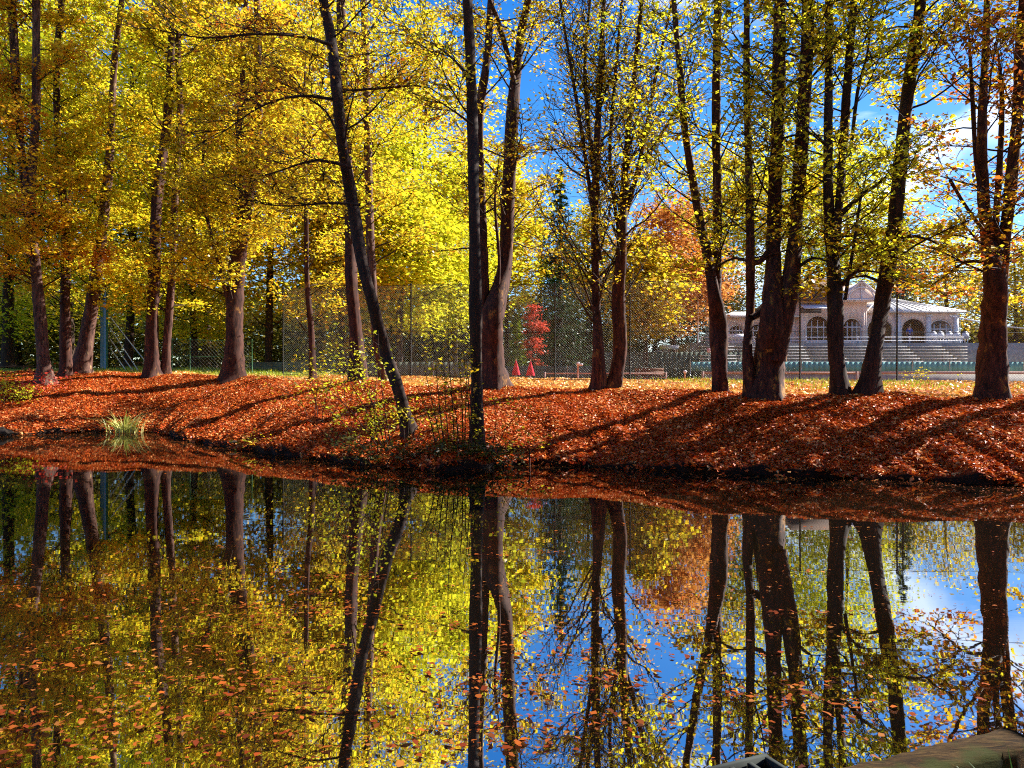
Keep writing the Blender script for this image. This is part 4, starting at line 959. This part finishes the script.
sapling('dark low bramble along the water edge below the black trunk', [[(446,470),(456,458),(466,452)],[(462,470),(470,458),(482,450)],[(480,470),(488,458),(498,452)],[(496,468),(506,460),(516,456)],[(470,470),(460,456),(452,450)],[(500,468),(490,455),(484,448)]], 16.5, M['leaf_dark'], 414, 22, .12, .085, 'bramble', 'bramble')
# stick in the water
x, d = X_(529,17.0), 16.7; b = MB(); b.tube([(x,d,-.3),(x+.01,d,.2),(x-.01,d,.42)], [.022,.018,.012], 6); b.tube([(x,d,.25),(x+.07,d,.36)], [.01,.006], 5)
tag(b.build('stick', M['bark_dark']), 'dark stick standing upright in the water by the bank', 'stick')
# reeds in the inlet
x, d = X_(126,28.4), 28.3; root = thing('reed_clump', 'pale green reed clump arching over the inlet water', 'reeds', (x,d,0))
V, n = [], 0; r = np.random.default_rng(5); mb = MB()
for k in range(130):
    a = r.uniform(0,6.28); q = abs(r.normal())*.22; b0 = np.array([x+q*math.cos(a)*1.6, d+q*math.sin(a)*.6, -.05]); L = r.uniform(.5,1.25); lean = r.uniform(.3,1.25)
    dr = np.array([math.cos(a),math.sin(a)*.5,0]); wv = np.array([-math.sin(a),math.cos(a),0])*.012
    P = [b0+dr*L*lean*f*f+np.array([0,0,L*(f-.45*lean*f*f)]) for f in (0,.35,.7,1)]
    ws = (1,1,.7,.1); V = []
    for p, w_ in zip(P, ws): V += [p-wv*w_*1.6, p+wv*w_*1.6]
    mb.add(V, [(0,1,3,2),(2,3,5,4),(4,5,7,6)])
mb.build('blades', M['reed'], root)
# boulders at the left water edge
def boulder(label, px, py, d, s, seed):
    r = np.random.default_rng(seed); x = X_(px,d); z = Z_(py,d)
    import bmesh
    bm = bmesh.new(); bmesh.ops.create_icosphere(bm, subdivisions=3, radius=1)
    ph = r.uniform(0,6,6)
    for v in bm.verts:
        c = v.co; k = 1+.16*math.sin(3*c.x+ph[0])*math.cos(2.5*c.y+ph[1])+.10*math.sin(6*c.z+ph[2])+.07*math.sin(9*c.x+7*c.y+ph[3]); v.co = c*k
        v.co.x *= s[0]; v.co.y *= s[1]; v.co.z *= s[2]
    me = bpy.data.meshes.new('boulder'); bm.to_mesh(me); bm.free(); me.materials.append(M['stone'])
    o = bpy.data.objects.new('boulder', me); C.objects.link(o); o.location = (x,d,z); tag(o, label, 'boulder')
boulder('dark boulder at the water edge by the left border', 1, 433, 26.6, (.40,.35,.20), 1)
boulder('mossy stone on the bank edge below the left inlet', 232, 444, 21.9, (.30,.22,.12), 2)

# ------------------------------------------------------------------ fallen leaves (litter)
def litter():
    n = 240000
    x = rng.uniform(-24, 16, n); s, c = shore(x), crest(x)
    t = rng.uniform(0, 1, n)
    y = s+.03+(c-s)*t
    keep = rng.uniform(size=n) < .55+.45*np.clip((c-s)/9, 0, 1)
    x, y = x[keep], y[keep]
    n2 = 60000
    x2 = rng.uniform(-26, 20, n2); y2 = crest(x2)+.2+.5*rng.standard_normal(n2)+rng.uniform(0, 1, n2)**1.25*15
    k2 = rng.uniform(size=n2) > .75*grass_cover(x2, y2); x2, y2 = x2[k2], y2[k2]
    o = leaves('golden_litter', np.stack([x2,y2,ground(x2,y2)+rng.uniform(.008,.05,len(x2))],-1), .10, M['gold_litter'], None, tilt=.6, aspect=.7, fold=.14)
    tag(o, 'golden fallen leaves spread on the level ground beyond the bank', 'leaf litter', kind='stuff')
    z = ground(x, y)+rng.uniform(.008, .05, len(x))
    o = leaves('fallen_leaves', np.stack([x,y,z],-1), .078, M['litter_leaf'], None, tilt=.6, aspect=.7, fold=.14)
    tag(o, 'carpet of fallen red-brown leaves covering the bank', 'leaf litter', kind='stuff')
litter()
def edge_drape():
    n = 9000; x = rng.uniform(-24, 16, n); y = shore(x)+rng.uniform(-.12, .12, n); z = ground(x, shore(x)+.02)-rng.uniform(0, .10, n); z = np.maximum(z, .01)
    k = np.sin(x*2.3)+np.sin(x*5.1+1)+rng.normal(size=n) > .7
    o = leaves('bank_edge_leaves', np.stack([x,y,z],-1)[k], .10, M['litter_leaf'], None, tilt=.8)
    tag(o, 'leaves hanging over the dark bank edge', 'leaf litter', kind='stuff')
edge_drape()
def grass():
    n = 26000
    x = rng.uniform(-24, 16, n); y = crest(x)+rng.uniform(.5, 14, n)
    k = rng.uniform(size=n) < grass_cover(x, y)*.9; x, y = x[k], y[k]; n = len(x)
    P = np.stack([x, y, ground(x,y)+.02], -1)
    nn = np.concatenate([rng.standard_normal((n,2)), .15*np.ones((n,1))], 1)
    nn /= np.linalg.norm(nn, axis=1, keepdims=True); a = rng.uniform(0, 6.28, n)
    wv = np.stack([np.cos(a), np.sin(a), 0*a], -1)*.02; h = rng.uniform(.08,.2,n)[:,None]; tip = P+np.array([0,0,1.])*h+rng.standard_normal((n,3))*np.array([.04,.04,0])
    V = np.stack([P-wv, P+wv, tip], 1)
    o = link_mesh('grass', V.reshape(-1,3), np.arange(n*3), np.full(n,3), M['grass_blade']); tag(o, 'sunlit short grass beyond the bank', 'grass', kind='stuff')
grass()
# ------------------------------------------------------------------ leaves floating on the pond
def floating():
    P = []
    def blob(px, py, n, sx, sy):
        d = F*CAMH/(py-CY); x = X_(px,d); P.append(np.stack([x+sx*rng.standard_normal(n), d+sy*rng.standard_normal(n)], -1))
    def band(n, px0, px1, py0, py1):
        px = rng.uniform(px0,px1,n); py = rng.uniform(py0,py1,n); d = F*CAMH/(py-CY); P.append(np.stack([X_(px,d), d], -1))
    band(420, -40, 1060, 500, 790)
    band(240, -40, 470, 600, 790); band(160, -40, 330, 560, 700)
    for k in range(60): blob(rng.uniform(-30,520), rng.uniform(495,760), 20, .34, .045)
    for k in range(30): blob(rng.uniform(430,860), rng.uniform(520,740), 16, .30, .035)
    blob(560, 655, 40, .35, .16); blob(520,690,40,.25,.14); blob(790,690,60,.5,.14); blob(250,690,60,.5,.18); blob(60,680,70,.5,.2)
    x = rng.uniform(-22,14,5200); off = np.abs(rng.standard_normal(5200))*1.0; P.append(np.stack([x, shore(x)-off*rng.uniform(.2,1.2,5200)], -1))
    x = rng.uniform(-22,14,1800); P.append(np.stack([x, shore(x)-rng.uniform(0,6,1800)], -1))
    Q = np.concatenate(P); Q = Q[(Q[:,1] > 2.9) & (Q[:,1] < shore(Q[:,0])-.02)]
    Z = np.full((len(Q),1), .008)+rng.uniform(0,.006,(len(Q),1))
    n = 7000; px = rng.uniform(-60,1090,n); py = CY+F*CAMH/rng.uniform(3.4,15,n)
    d3 = F*CAMH/(py-CY); x3 = X_(px,d3); k3 = (np.sin(x3*1.3+.6*d3)+np.sin(d3*2.1+.4*x3)+rng.normal(size=n) > .6) & (d3 < shore(x3)-.1)
    D3 = np.stack([x3,d3,np.full(n,.006)],-1)[k3]
    o = leaves('floating_specks', D3, .018, M['float_leaf'], None, tilt=.02, sz_var=.6, aspect=.5, fold=.02)
    tag(o, 'fine specks of leaf debris drifting on the pond', 'debris', kind='stuff')
    o = leaves('floating_leaves', np.concatenate([Q,Z],1), .033, M['float_leaf'], None, tilt=.10, sz_var=.5, aspect=.55, fold=.10, shape='oval', jag=.10)
    tag(o, 'scattered orange and brown leaves floating on the pond', 'floating leaves', kind='stuff')
floating()

# ------------------------------------------------------------------ near bank: timber beam, slotted crate, grass tuft
pa, pb = np.array([-.9,2.02]), np.array([2.07,3.26]); u = (pb-pa)/np.linalg.norm(pb-pa); v = np.array([u[1],-u[0]])  # v points to the camera
def nearbank():
    b = MB(); n = 40; V = []; fs = []
    for k in range(n+1):
        q = pa+u*(-8+ 22*k/n)
        for off, z in ((.10,-.6),(.11,.02),(.35,.06),(.9,.10),(3,.16),(12,.2)):
            p = q+v*off; V.append((p[0],p[1],z+.02*math.sin(7*p[0])*math.cos(5*p[1])))
    for k in range(n):
        for j in range(5): fs.append((k*6+j, k*6+j+1, (k+1)*6+j+1, (k+1)*6+j))
    b.add(V, fs); tag(b.build('near_bank', simple_mat('near_soil', (.07,.05,.03), .95, .2, 9, bump=.4)), kind='structure')
nearbank()
root = thing('timber_beam', 'weathered mossy timber beam edging the pond at lower right', 'beam', (pb[0],pb[1],.14))
b = MB(); wd, z0, z1 = .17, -.30, .35; ns = 60; L = np.linalg.norm(pb-pa); rr_ = np.random.default_rng(3)
V, fs = [], []
sec = [(0,z0),(0,z1-.015),(.015,z1),(.06,z1+.003),(.11,z1-.002),(wd-.015,z1),(wd,z1-.015),(wd,z0)]
for k in range(ns+1):
    q = pa+u*L*k/ns
    for off, z in sec:
        o_ = off+.004*rr_.normal(); p = q+v*o_; V.append((p[0],p[1],z+(.004*rr_.normal() if z > 0 else 0)))
m = len(sec)
for k in range(ns):
    for j in range(m): fs.append((k*m+j, k*m+(j+1)%m, (k+1)*m+(j+1)%m, (k+1)*m+j))
fs.append(tuple(range(m))); fs.append(tuple(ns*m+j for j in range(m))[::-1])
b.add(V, fs); b.build('timber', M['beam'], root)
# crate
def crate():
    cx_, cy_ = .909, 3.087; z1 = .215; a = R(23.4)
    root = thing('slotted_crate', 'grey plastic crate with slotted lid half sunk at the pond edge', 'crate', (cx_,cy_,0))
    ex = np.array([math.cos(a),math.sin(a)]); ey = np.array([-ex[1],ex[0]]); hx, hy = .24,.12
    def bar(mb, x0, x1, y0, y1, za, zb):
        c = np.array([cx_,cy_])+ex*(x0+x1)/2+ey*(y0+y1)/2; mb.obox(c, ex, (x1-x0)/2, (y1-y0)/2, za, zb)
    s = MB(); bar(s,-hx,hx,-hy,hy,-.25,z1-.055); s.build('body', M['plastic_dark'], root)
    f = MB(); t = .014
    bar(f,-hx-.01,hx+.01,-hy-.01,-hy+t,z1-.052,z1); bar(f,-hx-.01,hx+.01,hy-t,hy+.01,z1-.052,z1); bar(f,-hx-.01,-hx+t,-hy+t+.001,hy-t-.001,z1-.052,z1-.002); bar(f,hx-t,hx+.01,-hy+t+.001,hy-t-.001,z1-.052,z1-.002)
    f.build('rim', M['plastic'], root)
    g = MB()
    for k in range(1,5): x = -hx+2*hx*k/5; bar(g,x-.012,x+.012,-hy+t+.001,hy-t-.001,z1-.045,z1-.008)
    bar(g,-hx+t+.001,hx-t-.001,-.01,.01,z1-.044,z1-.006); g.build('slats', M['plastic'], root)
crate()
x, y = 1.80, 2.70; root = thing('grass_tuft', 'green grass tuft behind the timber beam in the lower right corner', 'grass tuft', (x,y,.08)); mb = MB(); r = np.random.default_rng(9)
for k in range(70):
    a = r.uniform(0,6.28); b0 = np.array([x+.07*r.normal(), y+.07*r.normal(), .06]); L = r.uniform(.22,.44); lean = r.uniform(.2,.9); dr = np.array([math.cos(a),math.sin(a),0]); wv = np.array([-math.sin(a),math.cos(a),0])*.004
    V = []
    for f, w_ in ((0,1),(.4,1),(.75,.7),(1,.1)):
        p = b0+dr*L*lean*f*f+np.array([0,0,L*(f-.4*lean*f*f)]); V += [p-wv*w_, p+wv*w_]
    mb.add(V, [(0,1,3,2),(2,3,5,4),(4,5,7,6)])
mb.build('blades', leaf_mat('tuft_blade', [(.05,.14,.012), (.10,.24,.02), (.16,.30,.03)], trans=.3), root)

# ------------------------------------------------------------------ sky, sun, camera
wd_ = bpy.data.worlds.new('World'); SC.world = wd_; wd_.use_nodes = True
nt = wd_.node_tree; nt.nodes.clear()
out = nt.nodes.new('ShaderNodeOutputWorld'); bg = nt.nodes.new('ShaderNodeBackground'); bg.inputs['Strength'].default_value = .06
sky = nt.nodes.new('ShaderNodeTexSky'); sky.sky_type = 'NISHITA'; sky.sun_disc = False; sky.sun_elevation = R(SUN_EL); sky.sun_rotation = R(SUN_AZ)
sky.air_density = 1.0; sky.dust_density = .3; sky.ozone_density = 2.5; sky.altitude = 600
hs = nt.nodes.new('ShaderNodeHueSaturation'); hs.inputs['Hue'].default_value = .509; hs.inputs['Saturation'].default_value = 1.42; hs.inputs['Value'].default_value = 1.1
nt.links.new(sky.outputs[0], hs.inputs['Color'])
tc = nt.nodes.new('ShaderNodeTexCoord'); mp = nt.nodes.new('ShaderNodeMapping'); mp.inputs['Rotation'].default_value = (0,R(38),R(-28)); mp.inputs['Scale'].default_value = (1.2,1.2,7)
nt.links.new(tc.outputs['Generated'], mp.inputs['Vector'])
no = nt.nodes.new('ShaderNodeTexNoise'); no.inputs['Scale'].default_value = 2.4; no.inputs['Detail'].default_value = 8; no.inputs['Roughness'].default_value = .6
nt.links.new(mp.outputs['Vector'], no.inputs['Vector'])
rp = ramp(nt, [(.60,(0,0,0)),(.80,(.6,.6,.6))]); nt.links.new(no.outputs['Fac'], rp.inputs['Fac'])
mx = nt.nodes.new('ShaderNodeMix'); mx.data_type = 'RGBA'; mx.inputs['B'].default_value = (12,12.5,13,1)
nm = nt.nodes.new('ShaderNodeVectorMath'); nm.operation = 'NORMALIZE'; nt.links.new(tc.outputs['Generated'], nm.inputs[0])
n3 = nt.nodes.new('ShaderNodeTexNoise'); n3.inputs['Scale'].default_value = 9; n3.inputs['Detail'].default_value = 7; nt.links.new(nm.outputs[0], n3.inputs['Vector'])
dt = nt.nodes.new('ShaderNodeVectorMath'); dt.operation = 'DOT_PRODUCT'; dt.inputs[1].default_value = (.527,-.041,-.849); nt.links.new(nm.outputs[0], dt.inputs[0])
w1 = nt.nodes.new('ShaderNodeMath'); w1.operation = 'MULTIPLY_ADD'; w1.inputs[1].default_value = .10; w1.inputs[2].default_value = -.05; nt.links.new(n3.outputs['Fac'], w1.inputs[0])
w2 = nt.nodes.new('ShaderNodeMath'); w2.operation = 'ADD'; nt.links.new(dt.outputs['Value'], w2.inputs[0]); nt.links.new(w1.outputs[0], w2.inputs[1])
w3 = nt.nodes.new('ShaderNodeMath'); w3.operation = 'ABSOLUTE'; nt.links.new(w2.outputs[0], w3.inputs[0])
w4 = nt.nodes.new('ShaderNodeMapRange'); w4.inputs['From Min'].default_value = .035; w4.inputs['From Max'].default_value = .004; w4.inputs['To Max'].default_value = .5; nt.links.new(w3.outputs[0], w4.inputs['Value'])
w5 = nt.nodes.new('ShaderNodeMath'); w5.operation = 'MAXIMUM'; nt.links.new(w4.outputs[0], w5.inputs[0]); nt.links.new(rp.outputs['Color'], w5.inputs[1])
nt.links.new(w5.outputs[0], mx.inputs['Factor']); nt.links.new(hs.outputs[0], mx.inputs['A'])
nt.links.new(mx.outputs['Result'], bg.inputs['Color']); nt.links.new(bg.outputs[0], out.inputs['Surface'])

sl = bpy.data.lights.new('Sun', 'SUN'); sl.energy = 5.0; sl.angle = R(.53); sl.color = (1,.95,.87)
so = bpy.data.objects.new('Sun', sl); C.objects.link(so)
so.rotation_euler = (R(90-SUN_EL), 0, R(180-SUN_AZ)); so.location = (30, 20, 40)

cam = bpy.data.cameras.new('Camera'); co = bpy.data.objects.new('Camera', cam); C.objects.link(co)
co.location = (0,0,CAMH); co.rotation_euler = (R(90),0,0)
cam.sensor_width = 36; cam.lens = F/1024*36; cam.clip_start = .05; cam.clip_end = 3000
SC.camera = co
SC.render.resolution_x = 1024; SC.render.resolution_y = 768
SC.view_settings.view_transform = 'Standard'; SC.view_settings.look = 'None'; SC.view_settings.exposure = 1.72; SC.view_settings.gamma = 1
SC.render.engine = 'CYCLES'
cy = SC.cycles; cy.max_bounces = 7; cy.diffuse_bounces = 4; cy.glossy_bounces = 3; cy.transmission_bounces = 4; cy.transparent_max_bounces = 8
cy.sample_clamp_direct = 8; cy.sample_clamp_indirect = 3; cy.use_denoising = False; cy.pixel_filter_type = 'BLACKMAN_HARRIS'; cy.filter_width = 1.1
cy.caustics_reflective = False; cy.caustics_refractive = False
